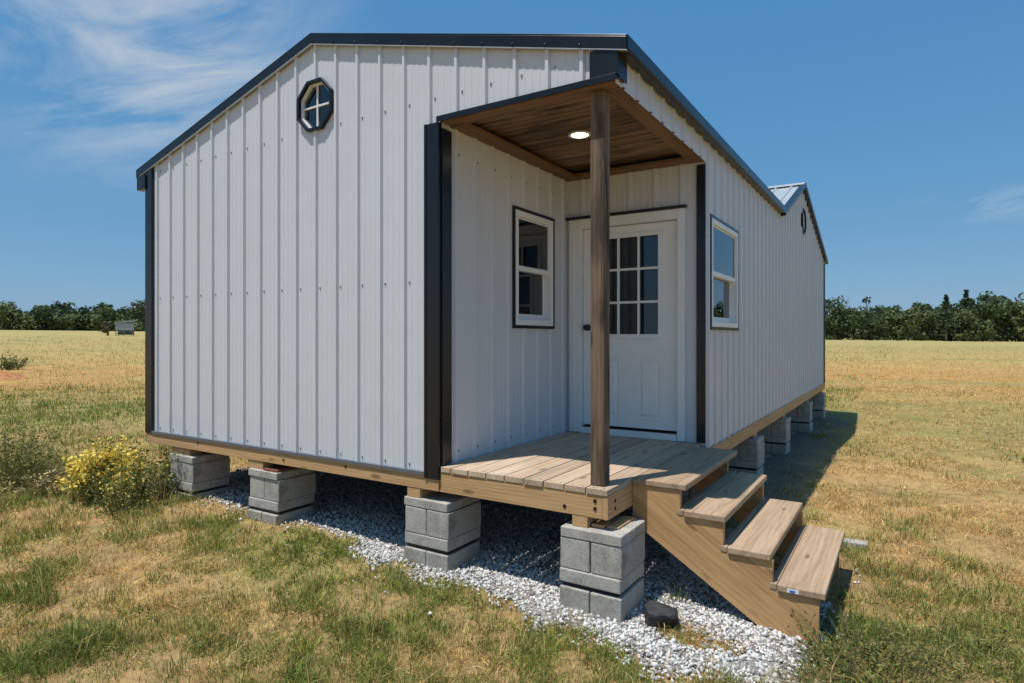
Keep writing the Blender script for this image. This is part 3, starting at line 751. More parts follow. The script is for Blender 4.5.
# ------------------------------------------------------------------ ground
def build_ground():
    nr, na = 230, 320
    rr = np.concatenate([[0], np.geomspace(.6, 2500, nr)])
    th = np.linspace(0, 2 * np.pi, na, endpoint=False)
    X = rr[1:, None] * np.cos(th); Y = rr[1:, None] * np.sin(th)
    Z = ground(X, Y)
    v = np.concatenate([[[0, 0, float(ground(0., 0.001))]], np.stack([X, Y, Z], -1).reshape(-1, 3)])
    i = np.arange(nr - 1)[:, None]; j = np.arange(na)[None]
    a = 1 + i * na + j; b = 1 + i * na + (j + 1) % na; c = b + na; d = a + na
    f = np.stack([a, d, c, b], -1).reshape(-1, 4)
    j = np.arange(na); cap = np.stack([np.zeros(na, int), 1 + j, 1 + (j + 1) % na, 1 + (j + 1) % na], -1)
    m, nt, bs = new_mat('field_ground')
    tc = N(nt, 'ShaderNodeTexCoord'); P = tc.outputs['Object']
    ln = N(nt, 'ShaderNodeVectorMath', operation='LENGTH'); L(nt, P, ln.inputs[0])
    def noise(sc, det=5.0, rough=.6, dist=0.0, mp=None):
        n = N(nt, 'ShaderNodeTexNoise', i_Scale=sc, i_Detail=det, i_Roughness=rough, i_Distortion=dist)
        if mp:
            q = N(nt, 'ShaderNodeMapping'); q.inputs['Scale'].default_value = mp; q.inputs['Rotation'].default_value = (0, 0, R(-YAW)); L(nt, P, q.inputs[0]); L(nt, q.outputs[0], n.inputs[0])
        else: L(nt, P, n.inputs[0])
        return n.outputs[0]
    # wobble the distance so that the bands of the field have ragged edges
    wob = N(nt, 'ShaderNodeMath', operation='MULTIPLY_ADD'); wob.inputs[1].default_value = 1.1; L(nt, noise(.11, 5.0, .65), wob.inputs[0]); wob.inputs[2].default_value = .45
    dd = N(nt, 'ShaderNodeMath', operation='MULTIPLY'); L(nt, ln.outputs['Value'], dd.inputs[0]); L(nt, wob.outputs[0], dd.inputs[1])
    lg = N(nt, 'ShaderNodeMath', operation='LOGARITHM'); lg.inputs[1].default_value = 10; L(nt, dd.outputs[0], lg.inputs[0])
    mr = N(nt, 'ShaderNodeMapRange'); mr.inputs['From Min'].default_value = .5; mr.inputs['From Max'].default_value = 2.6; L(nt, lg.outputs[0], mr.inputs[0])
    pos = lambda r: (math.log10(r) - .5) / 2.1
    soil = ramp(nt, [(0.0, (.34, .23, .105)), (pos(9), (.40, .265, .115)), (pos(17), (.29, .235, .085)), (pos(25), (.40, .25, .09)), (pos(36), (.43, .26, .095)), (pos(60), (.42, .30, .115)), (pos(140), (.38, .30, .12)), (1, (.38, .32, .13))], mr.outputs[0])
    g1 = ramp(nt, [(.50, (0, 0, 0)), (.66, (.8, .8, .8))], noise(.55, 7.0, .7))
    gfar = ramp(nt, [(.52, (0, 0, 0)), (.66, (1, 1, 1))], noise(.06, 7.0, .7, .4, (1, 3.2, 1)))
    c = mix(nt, g1, soil, (.22, .22, .075))
    fs = N(nt, 'ShaderNodeMapRange'); fs.inputs['From Min'].default_value = 18; fs.inputs['From Max'].default_value = 32; L(nt, ln.outputs['Value'], fs.inputs[0])
    cf = mix(nt, gfar, soil, (.25, .235, .095))
    c = mix(nt, fs.outputs[0], c, cf)
    sp = ramp(nt, [(.25, (.45,) * 3), (.5, (1, 1, 1)), (.75, (1.5, 1.48, 1.4))], noise(9.0, 6.0, .8))
    c = mix(nt, 1.0, c, sp, 'MULTIPLY')
    sp2 = ramp(nt, [(.3, (.62,) * 3), (.5, (1, 1, 1)), (.72, (1.25, 1.22, 1.15))], noise(1.0, 7.0, .8))
    c = mix(nt, 1.0, c, sp2, 'MULTIPLY')
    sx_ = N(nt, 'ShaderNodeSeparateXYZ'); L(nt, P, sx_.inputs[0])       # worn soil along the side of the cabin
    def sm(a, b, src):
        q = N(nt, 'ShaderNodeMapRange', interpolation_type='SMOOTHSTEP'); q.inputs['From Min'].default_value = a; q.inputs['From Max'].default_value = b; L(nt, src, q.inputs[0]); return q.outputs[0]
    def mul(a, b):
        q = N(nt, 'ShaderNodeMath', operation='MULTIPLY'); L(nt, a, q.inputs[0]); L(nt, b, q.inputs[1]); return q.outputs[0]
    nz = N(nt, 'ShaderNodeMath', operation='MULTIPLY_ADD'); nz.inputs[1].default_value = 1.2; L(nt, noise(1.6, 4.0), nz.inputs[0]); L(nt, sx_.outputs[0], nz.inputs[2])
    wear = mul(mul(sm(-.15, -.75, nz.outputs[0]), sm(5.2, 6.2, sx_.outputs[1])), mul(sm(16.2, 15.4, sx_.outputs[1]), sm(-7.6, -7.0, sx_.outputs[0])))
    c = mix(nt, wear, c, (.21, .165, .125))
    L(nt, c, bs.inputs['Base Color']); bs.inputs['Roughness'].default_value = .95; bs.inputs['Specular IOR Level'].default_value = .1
    bump(nt, noise(6.0, 8.0, .8), bs, .6, .05)
    o = np_mesh('ground', v, f, m, smooth=True)
    tag(o, kind='structure')
    return o
build_ground()
# the middle of the sheet (under the camera)
# gravel bed
def gravel_edge(x):          # front edge of the gravel (y) for a given x
    return 3.32 + .16 * sstep(-3.2, -4.4, x) + .05 * np.sin(x * 1.1) + .34 * (fbm(x * 1.5 + 3, x * 0 + 1.7, 3) - .5) + .12 * sstep(-4, -6.8, x)
def gravel_w(x, y):           # 1 well inside the bed, 0 outside
    x = np.asarray(x, float); y = np.asarray(y, float)
    e = gravel_edge(x)
    a = sstep(-.12, .18, y - e + .35 * (fbm(x * 3, y * 3, 3) - .5))
    b = 1 - sstep(-.55, -.30, x + .25 * (fbm(x * 3 + 40, y * 3, 2) - .5) + 1.2 * sstep(4.6, 5.8, y) + .1 * sstep(5.8, 7, y))
    c = sstep(-7.2, -6.7, x)
    lf = 1 - .95 * sstep(.40, .60, fbm(x * 1.9 + 70, y * 1.9, 3) + .25 * sstep(-3.4, -4.6, x) - .22 * sstep(-2.6, -1.8, x)) * (1 - sstep(3.62, 3.95, y))
    return a * b * c * lf * (1 - sstep(15.2, 15.8, y))
gx = np.linspace(-7.4, -.1, 150); gy = np.linspace(2.9, 15.8, 240)
GX, GY = np.meshgrid(gx, gy, indexing='ij')
W = gravel_w(GX, GY)
GZ = ground(GX, GY) + .012 * W - .03 * (1 - W)
idx = np.arange(GX.size).reshape(GX.shape)
f = np.stack([idx[:-1, :-1], idx[1:, :-1], idx[1:, 1:], idx[:-1, 1:]], -1).reshape(-1, 4)
m, nt, bs = new_mat('gravel_bed')
tc = N(nt, 'ShaderNodeTexCoord'); vo = N(nt, 'ShaderNodeTexVoronoi'); vo.inputs['Scale'].default_value = 45; L(nt, tc.outputs['Object'], vo.inputs[0])
nn = N(nt, 'ShaderNodeTexNoise', i_Scale=3.0, i_Detail=5.0); L(nt, tc.outputs['Object'], nn.inputs[0])
c = ramp(nt, [(0, (.42, .40, .36)), (.6, (.27, .25, .215)), (1, (.12, .10, .08))], vo.outputs['Distance'])
c = mix(nt, ramp(nt, [(.45, (0, 0, 0)), (.7, (1, 1, 1))], nn.outputs[0]), c, (.17, .13, .085))
L(nt, c, bs.inputs['Base Color']); bs.inputs['Roughness'].default_value = .95
inv = N(nt, 'ShaderNodeMath', operation='SUBTRACT'); inv.inputs[0].default_value = 1; L(nt, vo.outputs['Distance'], inv.inputs[1]); bump(nt, inv.outputs[0], bs, .8, .02)
o = np_mesh('gravel_ground', np.stack([GX, GY, GZ], -1).reshape(-1, 3), f, m, smooth=True); tag(o, kind='structure')

ico_v = np.array(bpy.data.meshes.new('t') and [(0, 0, -1), (.7236, -.52572, -.44721), (-.27638, -.85064, -.44721), (-.89442, 0, -.44721), (-.27638, .85064, -.44721), (.7236, .52572, -.44721),
                  (.27638, -.85064, .44721), (-.7236, -.52572, .44721), (-.7236, .52572, .44721), (.27638, .85064, .44721), (.89442, 0, .44721), (0, 0, 1)])
for me_ in [q for q in bpy.data.meshes if q.users == 0]: bpy.data.meshes.remove(me_)
ico_f = np.array([(0, 1, 2), (1, 0, 5), (0, 2, 3), (0, 3, 4), (0, 4, 5), (1, 5, 10), (2, 1, 6), (3, 2, 7), (4, 3, 8), (5, 4, 9), (1, 10, 6), (2, 6, 7), (3, 7, 8), (4, 8, 9), (5, 9, 10), (6, 10, 11), (7, 6, 11), (8, 7, 11), (9, 8, 11), (10, 9, 11)])
def rot_rand(n):
    q = rng.normal(size=(n, 4)); q /= np.linalg.norm(q, axis=1)[:, None]
    w, x, y, z = q.T
    return np.stack([1 - 2 * (y*y + z*z), 2 * (x*y - z*w), 2 * (x*z + y*w), 2 * (x*y + z*w), 1 - 2 * (x*x + z*z), 2 * (y*z - x*w), 2 * (x*z - y*w), 2 * (y*z + x*w), 1 - 2 * (x*x + y*y)], -1).reshape(n, 3, 3)
def stones(n, x0, x1, y0, y1, smin, smax):
    x = rng.uniform(x0, x1, n); y = rng.uniform(y0, y1, n)
    thin = 1 - .6 * sstep(.50, .62, fbm(x * 2.6 + 11, y * 2.6 + 50, 3)) * (y < 4.2)
    k = rng.random(n) < gravel_w(x, y) * 1.05 * thin + .004
    x, y = x[k], y[k]; n = len(x)
    s = smin + (smax - smin) * rng.random(n) ** 1.6; s = s * (1 + .7 * (rng.random(n) ** 6))
    v = ico_v[None] * (1 + .28 * rng.normal(size=(n, 12, 1)).clip(-1.3, 1.3)) * np.stack([np.ones(n), rng.uniform(.65, 1, n), rng.uniform(.5, .85, n)], -1)[:, None]
    v = np.einsum('nij,nkj->nki', rot_rand(n), v) * s[:, None, None]
    z = ground(x, y) + .012 + rng.uniform(-.3, .7, n) * s
    v += np.stack([x, y, z], -1)[:, None]
    f = ico_f[None] + (np.arange(n) * 12)[:, None, None]
    b = np.where(rng.random(n) < .18, rng.uniform(.12, .35, n), rng.normal(.60, .12, n)).clip(.1, .78)[:, None]
    b = b * (1 - .42 * sstep(3.9, 4.6, y) * (x < -1.6))[:, None]  # stones under the cabin darker: shade painted into their colour, plus dust
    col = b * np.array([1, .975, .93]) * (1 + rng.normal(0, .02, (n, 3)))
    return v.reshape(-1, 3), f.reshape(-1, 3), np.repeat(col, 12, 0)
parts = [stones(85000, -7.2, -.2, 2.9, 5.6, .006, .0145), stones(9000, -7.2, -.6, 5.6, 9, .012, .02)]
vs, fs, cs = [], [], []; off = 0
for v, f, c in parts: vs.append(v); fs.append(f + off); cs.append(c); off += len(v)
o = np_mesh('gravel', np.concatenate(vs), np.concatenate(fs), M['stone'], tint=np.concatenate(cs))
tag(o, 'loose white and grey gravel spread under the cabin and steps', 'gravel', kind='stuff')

# ------------------------------------------------------------------ grass
Fw = np.array([-math.sin(R(YAW)), math.cos(R(YAW))]); Rt = np.array([math.cos(R(YAW)), math.sin(R(YAW))])
def at(px, d):      # a place on the ground along a bearing
    t = (px - 512) / 620.0
    p = d * (Fw + t * Rt); return float(p[0]), float(p[1]), float(ground(p[0], p[1]))
def in_house(x, y):
    return (x > XL - .02) & (x < XR + .02) & (y > YF + .02) & (y < YB)
def greenness(x, y):
    r = np.hypot(x, y)
    g = fbm(x * .55 + 3.1, y * .55 + 8.2, 4)
    g2 = fbm(x * 2.3 + 31, y * 2.3, 3)
    v = (g - .5) * 2.2 + (g2 - .5) * 2.6
    # greener belts: along the gravel edge, round the steps, and a belt across the field left of the cabin
    v += .8 * np.exp(-((y - gravel_edge(x) + .25) / .38) ** 2) * (x < -.5) * (x > -5.5)
    v += .8 * np.exp(-(((x - .2) / .8) ** 2 + ((y - 3.5) / .9) ** 2))
    v += 1.0 * np.exp(-((r - 18) / 5) ** 2) * (x < -6)
    v -= .45 * np.exp(-((r - 36) / 10) ** 2)
    v -= .75 * sstep(5.0, 8.0, r) * (x > -1.2)
    v += .1 * sstep(-4.5, -6.5, x) * (1 - sstep(8, 11, r))
    return v
STRAW = np.array([[.64, .43, .17], [.54, .345, .12], [.74, .55, .28], [.42, .265, .095], [.60, .405, .16]])
GREEN = np.array([[.17, .225, .042], [.25, .28, .06], [.13, .19, .045], [.33, .32, .09]])
def blades(n, dmin, dmax, tmin, tmax, hbase, wbase, flat=False, stalk=False):
    d = np.exp(rng.uniform(np.log(dmin), np.log(dmax), n)); t = rng.uniform(tmin, tmax, n)
    p = d[:, None] * (Fw + t[:, None] * Rt); x, y = p.T
    gw = gravel_w(x, y)
    shade = (x > XR - .1) & (x < -.85) & (y > 5.6) & (y < 16)
    keep = ~in_house(x, y) & (rng.random(n) > gw * 1.12 - .02)
    keep &= ~(shade & (rng.random(n) < .97 - .9 * sstep(.52, .62, fbm(x * 2.4 + 7, y * 2.4, 3)) - .5 * sstep(-1.05, -.85, x)))
    keep &= ~((x > -1.6) & (x < -.4) & (y > 4.0) & (y < 5.5) & (rng.random(n) < .9))
    clump = fbm(x * 8.5 + 3, y * 8.5 + 20, 3)
    keep &= rng.random(n) < .22 + 1.5 * sstep(.36, .62, clump)
    bare = fbm(x * 1.7 + 60, y * 1.7 + 12, 3)
    keep &= rng.random(n) > .75 * sstep(.56, .66, bare)
    x, y, d = x[keep], y[keep], d[keep]; n = len(x)
    r0 = np.hypot(x, y)
    v = greenness(x, y) + rng.normal(0, .35, n) + .5 * ((x > XR) & (x < -.8) & (y > 5.6) & (y < 16))
    isg = v > (9 if stalk else .85 if flat else .10 - .12 * (r0 < 9))
    sc = (d / 5.0) ** .55
    tuft = .35 + 2.2 * fbm(x * 3.4, y * 3.4, 3) ** 1.6
    wild = 1 + 1.5 * np.exp(-((x - .2) / .75) ** 2 - ((y - 3.5) / .6) ** 2) + 1.6 * np.exp(-((x + 8.1) / .7) ** 2 - ((y - 2.9) / .6) ** 2)
    h = hbase * wild * rng.gamma(4, .25, n) * tuft * np.where(isg, 1.15, .8) * sc ** .55
    w = wbase * rng.uniform(.6, 1.3, n) * sc * np.where(isg, 1.1, .85)
    a = rng.uniform(0, 2 * np.pi, n); lean = np.where(isg, rng.uniform(.2, 1.2, n), rng.uniform(.5, 2.4, n))
    wind = np.array([.5, -.2])
    ld = np.stack([np.cos(a), np.sin(a)], -1) * lean[:, None] + wind * .3
    a2 = rng.uniform(0, 2 * np.pi, n)
    wd = np.stack([np.cos(a2), np.sin(a2), rng.normal(0, .15, n)], -1) * (w / 2)[:, None]
    b = np.stack([x, y, ground(x, y) - .004], -1)
    up = np.array([0, 0, 1.])
    ld3 = np.concatenate([ld, np.zeros((n, 1))], 1)
    mid = b + (up * .6 + ld3 * .28) * h[:, None]
    tip = b + (up * (1.0 - .25 * np.minimum(lean, 1.6))[:, None] + ld3 * .95) * h[:, None]
    if stalk: h = hbase * rng.uniform(.6, 1.5, n); w = wbase * rng.uniform(.8, 1.2, n); wd = wd / np.linalg.norm(wd, axis=1)[:, None] * (w / 2)[:, None]; ld3 = ld3 * .45; mid = b + (up * .62 + ld3 * .25) * h[:, None]; tip = b + (up * .95 + ld3) * h[:, None]
    if flat:
        hh = h[:, None] * rng.uniform(.8, 2.2, (n, 1)); dr = np.stack([np.cos(a), np.sin(a), np.zeros(n)], -1); z1 = rng.uniform(.008, .03, (n, 1)) * up
        mid = b + dr * hh * .5 + z1 * 1.4; tip = b + dr * hh + z1 * rng.uniform(.2, 1.4, (n, 1)); mid[:, :2] += rng.normal(0, .006, (n, 2))
    V = np.stack([b - wd, b + wd, mid + wd * .8, mid - wd * .8, tip], 1)
    base = (np.arange(n) * 5)[:, None]
    F = np.concatenate([base + np.array([0, 1, 2]), base + np.array([0, 2, 3]), base + np.array([3, 2, 4])])
    r = np.hypot(x, y)
    cs_ = STRAW[rng.integers(0, len(STRAW), n)]; cg = GREEN[rng.integers(0, len(GREEN), n)]
    warm = (np.exp(-((r - 36) / 14) ** 2) * (.25 + 1.1 * sstep(.35, .65, fbm(x * .12 + 5, y * .12, 3))))[:, None] * .8
    cs_ = cs_ * (1 + warm * (np.array([.95, .70, .45]) - 1))
    yel = sstep(38, 70, r)[:, None] * .8
    cs_ = cs_ * (1 - yel) + yel * np.array([.42, .325, .13])
    tone = (.55 + .95 * fbm(x * 13 + 2, y * 13 + 7, 2))[:, None]
    col = np.where(isg[:, None], cg, cs_) * rng.uniform(.6, 1.3, (n, 1)) * tone
    return V.reshape(-1, 3), F, np.repeat(col, 5, 0)
vs, fs, cs = [], [], []; off = 0
for args in ((5200, 2.4, 12.0, -1.05, 1.05, .14, .0038, False, True), (120000, 2.4, 9.0, -1.05, 1.05, .05, .0046, True), (420000, 2.4, 7.0, -1.05, 1.05, .042, .0046), (240000, 7.0, 22, -1.0, 1.0, .040, .0055), (160000, 20, 110, -1.0, 1.0, .05, .006)):
    v, f, c = blades(*args); vs.append(v); fs.append(f + off); cs.append(c); off += len(v)
o = np_mesh('grass', np.concatenate(vs), np.concatenate(fs), M['grass'], tint=np.concatenate(cs))
tag(o, 'dry straw coloured grass with green patches across the field', 'grass', kind='stuff')

# ------------------------------------------------------------------ weeds, rock and small things by the cabin
def leaves_np(centers, size, aspect=.4, updir=.4, jitter=1.0):
    n = len(centers)
    d = rng.normal(size=(n, 3)); d[:, 2] = np.abs(d[:, 2]) * updir + .15; d /= np.linalg.norm(d, axis=1)[:, None]
    s = np.cross(d, rng.normal(size=(n, 3))); s /= np.linalg.norm(s, axis=1)[:, None]
    l = size * rng.uniform(.6, 1.3, n)[:, None]
    c = np.asarray(centers)
    V = np.stack([c, c + d * l * .5 + s * l * aspect * .5, c + d * l, c + d * l * .5 - s * l * aspect * .5], 1)
    F = (np.arange(n) * 4)[:, None] + np.arange(4)
    return V.reshape(-1, 3), F
def stems_np(bases, tips, r):
    n = len(bases); bases = np.asarray(bases); tips = np.asarray(tips)
    V = []; 
    for k in range(3):
        a = 2 * np.pi * k / 3; o_ = np.array([math.cos(a), math.sin(a), 0]) * r
        V += [bases + o_, tips + o_ * .5]
    V = np.stack(V, 1)
    base = (np.arange(n) * 6)[:, None]
    F = np.concatenate([base + np.array(q) for q in ((0, 2, 3, 1), (2, 4, 5, 3), (4, 0, 1, 5))])
    return V.reshape(-1, 3), F
def plant(name, label, cat, x, y, h, spread, nst, nleaf, leafsize, leafm, stemm, group=None, flowers=0, fm=None, fsize=.014, aspect=.35, stemr=.0035, ftop=.75, lean=.0):
    z = float(ground(x, y)) - .01
    t = thing(name, label, cat, (x, y, z), group)
    a = rng.uniform(0, 2 * np.pi, nst); rr = np.sqrt(rng.random(nst))
    b = np.stack([rr * .45 * spread * np.cos(a), rr * .45 * spread * np.sin(a), np.zeros(nst)], -1) + [x, y, z]
    hh = h * rng.uniform(.35, 1.15, nst) * (1 - .2 * rr ** 2)
    tip = b + np.stack([rr * .6 * spread * np.cos(a) + lean * hh, rr * .6 * spread * np.sin(a), hh], -1)
    V, F = stems_np(b, tip, stemr); np_mesh('stems', V, F, stemm, t, origin=(x, y, z))
    if nleaf:
        k = rng.integers(0, nst, nleaf); f = rng.uniform(.1, 1.0, nleaf)[:, None]
        c = b[k] * (1 - f) + tip[k] * f + rng.normal(0, .02, (nleaf, 3))
        V, F = leaves_np(c, leafsize, aspect); np_mesh('leaves', V, F, leafm, t, origin=(x, y, z))
    if flowers:
        k = rng.integers(0, nst, flowers); f = rng.uniform(ftop, 1.06, flowers)[:, None]
        if nst > 40: q_ = np.nonzero(fbm(b[:, 0] * 5 + 4, b[:, 1] * 5, 2) > .47)[0]; k = q_[rng.integers(0, len(q_), flowers)]
        c = b[k] * (1 - f) + tip[k] * f + rng.normal(0, .022, (flowers, 3))
        V, F = leaves_np(c, fsize, .9, .9); np_mesh('flowers', V, F, fm, t, origin=(x, y, z))
    return t
M['weed'] = leaf_mat('weed_leaves', [(.06, .09, .02), (.10, .13, .035), (.17, .18, .05)])
M['weed2'] = leaf_mat('olive_leaves', [(.15, .16, .04), (.23, .22, .065), (.34, .30, .11)])
M['stemg'] = plain('green_stems', (.15, .16, .06), .8)
M['stemd'] = plain('dry_stems', (.24, .15, .07), .8)
M['yellow'] = leaf_mat('yellow_petals', [(.70, .50, .06), (.84, .68, .16), (.92, .85, .45)], .15)
plant('flowering_weed', 'tallest upright weed tip with bright yellow flowers left of the cabin corner', 'weed', -7.12, 3.26, .62, .20, 40, 500, .05, M['weed'], M['stemg'], 'yellow flowering weeds', 420, M['yellow'], .028, ftop=.8)
plant('flowering_weed', 'bushy weed covered in a pale yellow sheet of flowers left of the cabin corner', 'weed', -6.90, 3.12, .47, .34, 120, 1400, .05, M['weed'], M['stemg'], 'yellow flowering weeds', 2700, M['yellow'], .036, ftop=.80)
plant('flowering_weed', 'low dark green weed patch with few yellow flowers behind the bright clump', 'weed', -6.72, 3.42, .50, .5, 110, 2000, .05, M['weed'], M['stemg'], 'yellow flowering weeds', 130, M['yellow'], .02)
plant('flowering_weed', 'tall thin weed with scattered yellow flowers beside the corner pier', 'weed', -6.36, 3.02, .50, .30, 60, 650, .045, M['weed2'], M['stemg'], 'yellow flowering weeds', 170, M['yellow'], .02, ftop=.2)
plant('dry_weed', 'brown upright dead weed stalks in front of the corner pier', 'weed', -6.28, 3.36, .46, .12, 7, 16, .05, M['stemd'], M['stemd'], None, stemr=.006)
plant('weed_bush', 'olive green scrubby weed at the left edge of the grass', 'weed', -8.30, 2.78, .55, .6, 140, 1700, .05, M['weed2'], M['stemg'], 'scrubby weeds')
plant('weed_bush', 'pale dry scrubby weed between the olive bush and yellow flowers', 'weed', -7.75, 3.05, .30, .6, 120, 900, .05, plain('straw_leaves', (.42, .34, .16), .8, .2), M['stemd'], 'scrubby weeds')
plant('weed_bush', 'feathery grey green weed at the foot of the steps', 'weed', -.16, 3.98, .26, .40, 70, 700, .035, M['weed2'], M['stemg'], 'scrubby weeds')
plant('weed_bush', 'dark green low weed by the stringer foot', 'weed', -.25, 3.55, .16, .34, 50, 500, .035, M['weed'], M['stemg'], 'scrubby weeds')
plant('weed_bush', 'small grass sprout in the gravel under the steps', 'weed', -1.28, 4.1, .16, .10, 14, 20, .03, M['weed'], M['stemg'], 'scrubby weeds')
plant('weed_bush', 'dark green lone weed at far left of the field by bare dirt', 'weed', *at(10, 32)[:2], .7, .8, 60, 700, .13, M['weed'], M['stemg'], 'scrubby weeds', stemr=.015)
for k_, (px_, dd_, lab_) in enumerate(((850, 3.55, 'scrubby grey green weed right of the lowest tread'), (905, 3.30, 'loose olive weed in the near right corner of the grass'), (870, 3.12, 'thin stalky weed at the bottom edge right of the gravel'), (960, 3.5, 'low tangled weed furthest right in the near grass'))):
    xx_, yy_, zz_ = at(px_, dd_)
    plant('weed_bush', lab_, 'weed', xx_, yy_, .20 + .03 * (k_ % 2), .42, 60, 480, .03, M['weed2'] if k_ % 2 else M['weed'], M['stemd'] if k_ == 2 else M['stemg'], 'scrubby weeds', stemr=.0025)
plant('weed_bush', 'tall olive weed touching the left edge of the photo', 'weed', -8.75, 2.95, .62, .6, 120, 1300, .05, M['weed2'], M['stemg'], 'scrubby weeds')
# black rock
n = 14; mb = MB()
v = ico_v.copy(); 
import bmesh
bm = bmesh.new(); bmesh.ops.create_icosphere(bm, subdivisions=4, radius=1)
rk = np.random.default_rng(5)
pl_ = [(Vector(rk.normal(size=3)).normalized(), rk.uniform(.52, .85)) for _ in range(17)]
for q in bm.verts:
    p = q.co.copy()
    for n_, d_ in pl_:
        e_ = p.dot(n_) - d_
        if e_ > 0: p = p - n_ * e_
    p = p * (1 + .10 * (float(fbm(p.x * 4 + 2, p.y * 4 + p.z * 3.4, 3)) - .5))
    q.co = Vector((p.x * .17, p.y * .13, max(p.z, -.6) * .105))
me = bpy.data.meshes.new('rock'); bm.to_mesh(me); bm.free()
M['rock'] = plain('black_rock', (.022, .022, .024), .65, .5, .4, 25); me.materials.append(M['rock'])
o = bpy.data.objects.new('rock', me); C.objects.link(o); rx, ry = -1.27, 3.72
o.location = (rx, ry, float(ground(rx, ry)) + .045); o.rotation_euler = (0, 0, R(40)); tag(o, 'single black rock lying on the white gravel by the steps', 'rock')
bx_, by_, bz_ = at(856, 5.42)
mb = MB(); mb.box(bx_ - .16, bx_ + .09, by_ - .05, by_ + .06, bz_ - .02, bz_ + .045)
o = obj('paving_slab', mb, M['concrete'], None, .005, origin=(bx_, by_, bz_)); tag(o, 'flat grey concrete slab on the grass behind the lowest tread', 'slab')
dx_, dy_, dz_ = at(2, 25.5)
mb = MB(); v_ = []
NR, NA = 6, 24
for i_ in range(NR + 1):
    for j_ in range(NA):
        r_ = i_ / NR * (.75 + .35 * float(vnoise(j_ * .5, 3.3))); a_ = 2 * math.pi * j_ / NA
        x_, y_ = dx_ + r_ * math.cos(a_), dy_ + .9 * r_ * math.sin(a_)
        v_.append((x_, y_, float(ground(x_, y_)) - .02 + .30 * (1 - (i_ / NR) ** 2) * (.6 + .8 * float(vnoise(x_ * 5, y_ * 5)))))
f_ = [(i_ * NA + j_, (i_ + 1) * NA + j_, (i_ + 1) * NA + (j_ + 1) % NA, i_ * NA + (j_ + 1) % NA) for i_ in range(NR) for j_ in range(NA)]
o = np_mesh('dirt_mound', v_, f_, plain('orange_clay', (.42, .20, .09), .95, .1, .3, 8), smooth=True); tag(o, kind='structure')
# ------------------------------------------------------------------ far wood
def leaves_out(c, d, size):
    n = len(c); nn = d + rng.normal(0, .38, (n, 3)); nn /= np.linalg.norm(nn, axis=1)[:, None]
    u = np.cross(nn, rng.normal(size=(n, 3))); u /= np.linalg.norm(u, axis=1)[:, None]; v = np.cross(nn, u)
    l = (size * rng.uniform(.6, 1.3, n) * .55)[:, None]
    V = np.stack([c - u * l, c + v * l * .8, c + u * l, c - v * l * .8], 1)
    return V.reshape(-1, 3), (np.arange(n) * 4)[:, None] + np.arange(4)
def crown_np(x, y, z, h, w, n, ls, conif=False):
    k = 13
    if conif:
        u = rng.random(n) ** .8; ang = rng.uniform(0, 2 * np.pi, n)
        rad = w / 2 * (1 - u) * (.75 + .35 * np.sin(u * 34 + x)) * rng.uniform(.7, 1.05, n)
        c = np.stack([x + rad * np.cos(ang), y + rad * np.sin(ang), z + h * (.12 + .88 * u)], -1)
    else:
        ang = rng.uniform(0, 2 * np.pi, k); rr = np.sqrt(rng.random(k)) * .34 * w; hz = rng.uniform(.07, .86, k)
        rr = rr * (1.15 - .75 * np.abs(hz - .5))
        cc = np.stack([x + rr * np.cos(ang), y + rr * np.sin(ang), z + h * hz], -1); cr = rng.uniform(.15, .27, k) * w
        j = rng.integers(0, k, n); d = rng.normal(size=(n, 3)); d /= np.linalg.norm(d, axis=1)[:, None]
        c = cc[j] + d * (cr[j] * rng.uniform(.85, 1.08, n))[:, None] * [1, 1, .8]
        return leaves_out(c, d, ls)
    return leaves_np(c, ls, .75, .5)
def trunk_mb(x, y, z, h, r):
    m = MB(); m.disc((x, y, z - .3), r, 'z', h * .8, 7, 0, r * .35)
    for a in range(4):
        ang = a * 1.6 + x; z0 = z + h * (.35 + .1 * a)
        p = Vector((x, y, z0)); q = p + Vector((math.cos(ang) * h * .16, math.sin(ang) * h * .16, h * .17)); s = Vector((-math.sin(ang), math.cos(ang), 0)) * r * .3
        m.hexa([p - s, p + s, p + s + Vector((0, 0, r * .6)), p - s + Vector((0, 0, r * .6)), q - s * .3, q + s * .3, q + s * .3 + Vector((0, 0, r * .2)), q - s * .3 + Vector((0, 0, r * .2))])
    return m
M['bark'] = plain('bark', (.09, .07, .05), .9)
M['tree_a'] = leaf_mat('tree_leaves_dark', [(.048, .075, .034), (.074, .105, .044), (.105, .138, .056)])
M['tree_b'] = leaf_mat('tree_leaves_mid', [(.072, .102, .040), (.105, .142, .052), (.145, .18, .07)])
M['tree_c'] = leaf_mat('tree_leaves_olive', [(.10, .125, .05), (.14, .165, .06), (.185, .205, .085)])
def tree(name, label, px, d, h, w, mat, n=420, ls=1.0, conif=False, group=None):
    x, y, z = at(px, d)
    t = thing(name, label, 'tree', (x, y, z), group)
    obj('trunk', trunk_mb(x, y, z, h, .2 + h * .012), M['bark'], t)
    V, F = crown_np(x, y, z, h, w, n, ls, conif); np_mesh('crown', V, F, mat, t, origin=(x, y, z))
    return t
wv, wf = [], []; off = 0
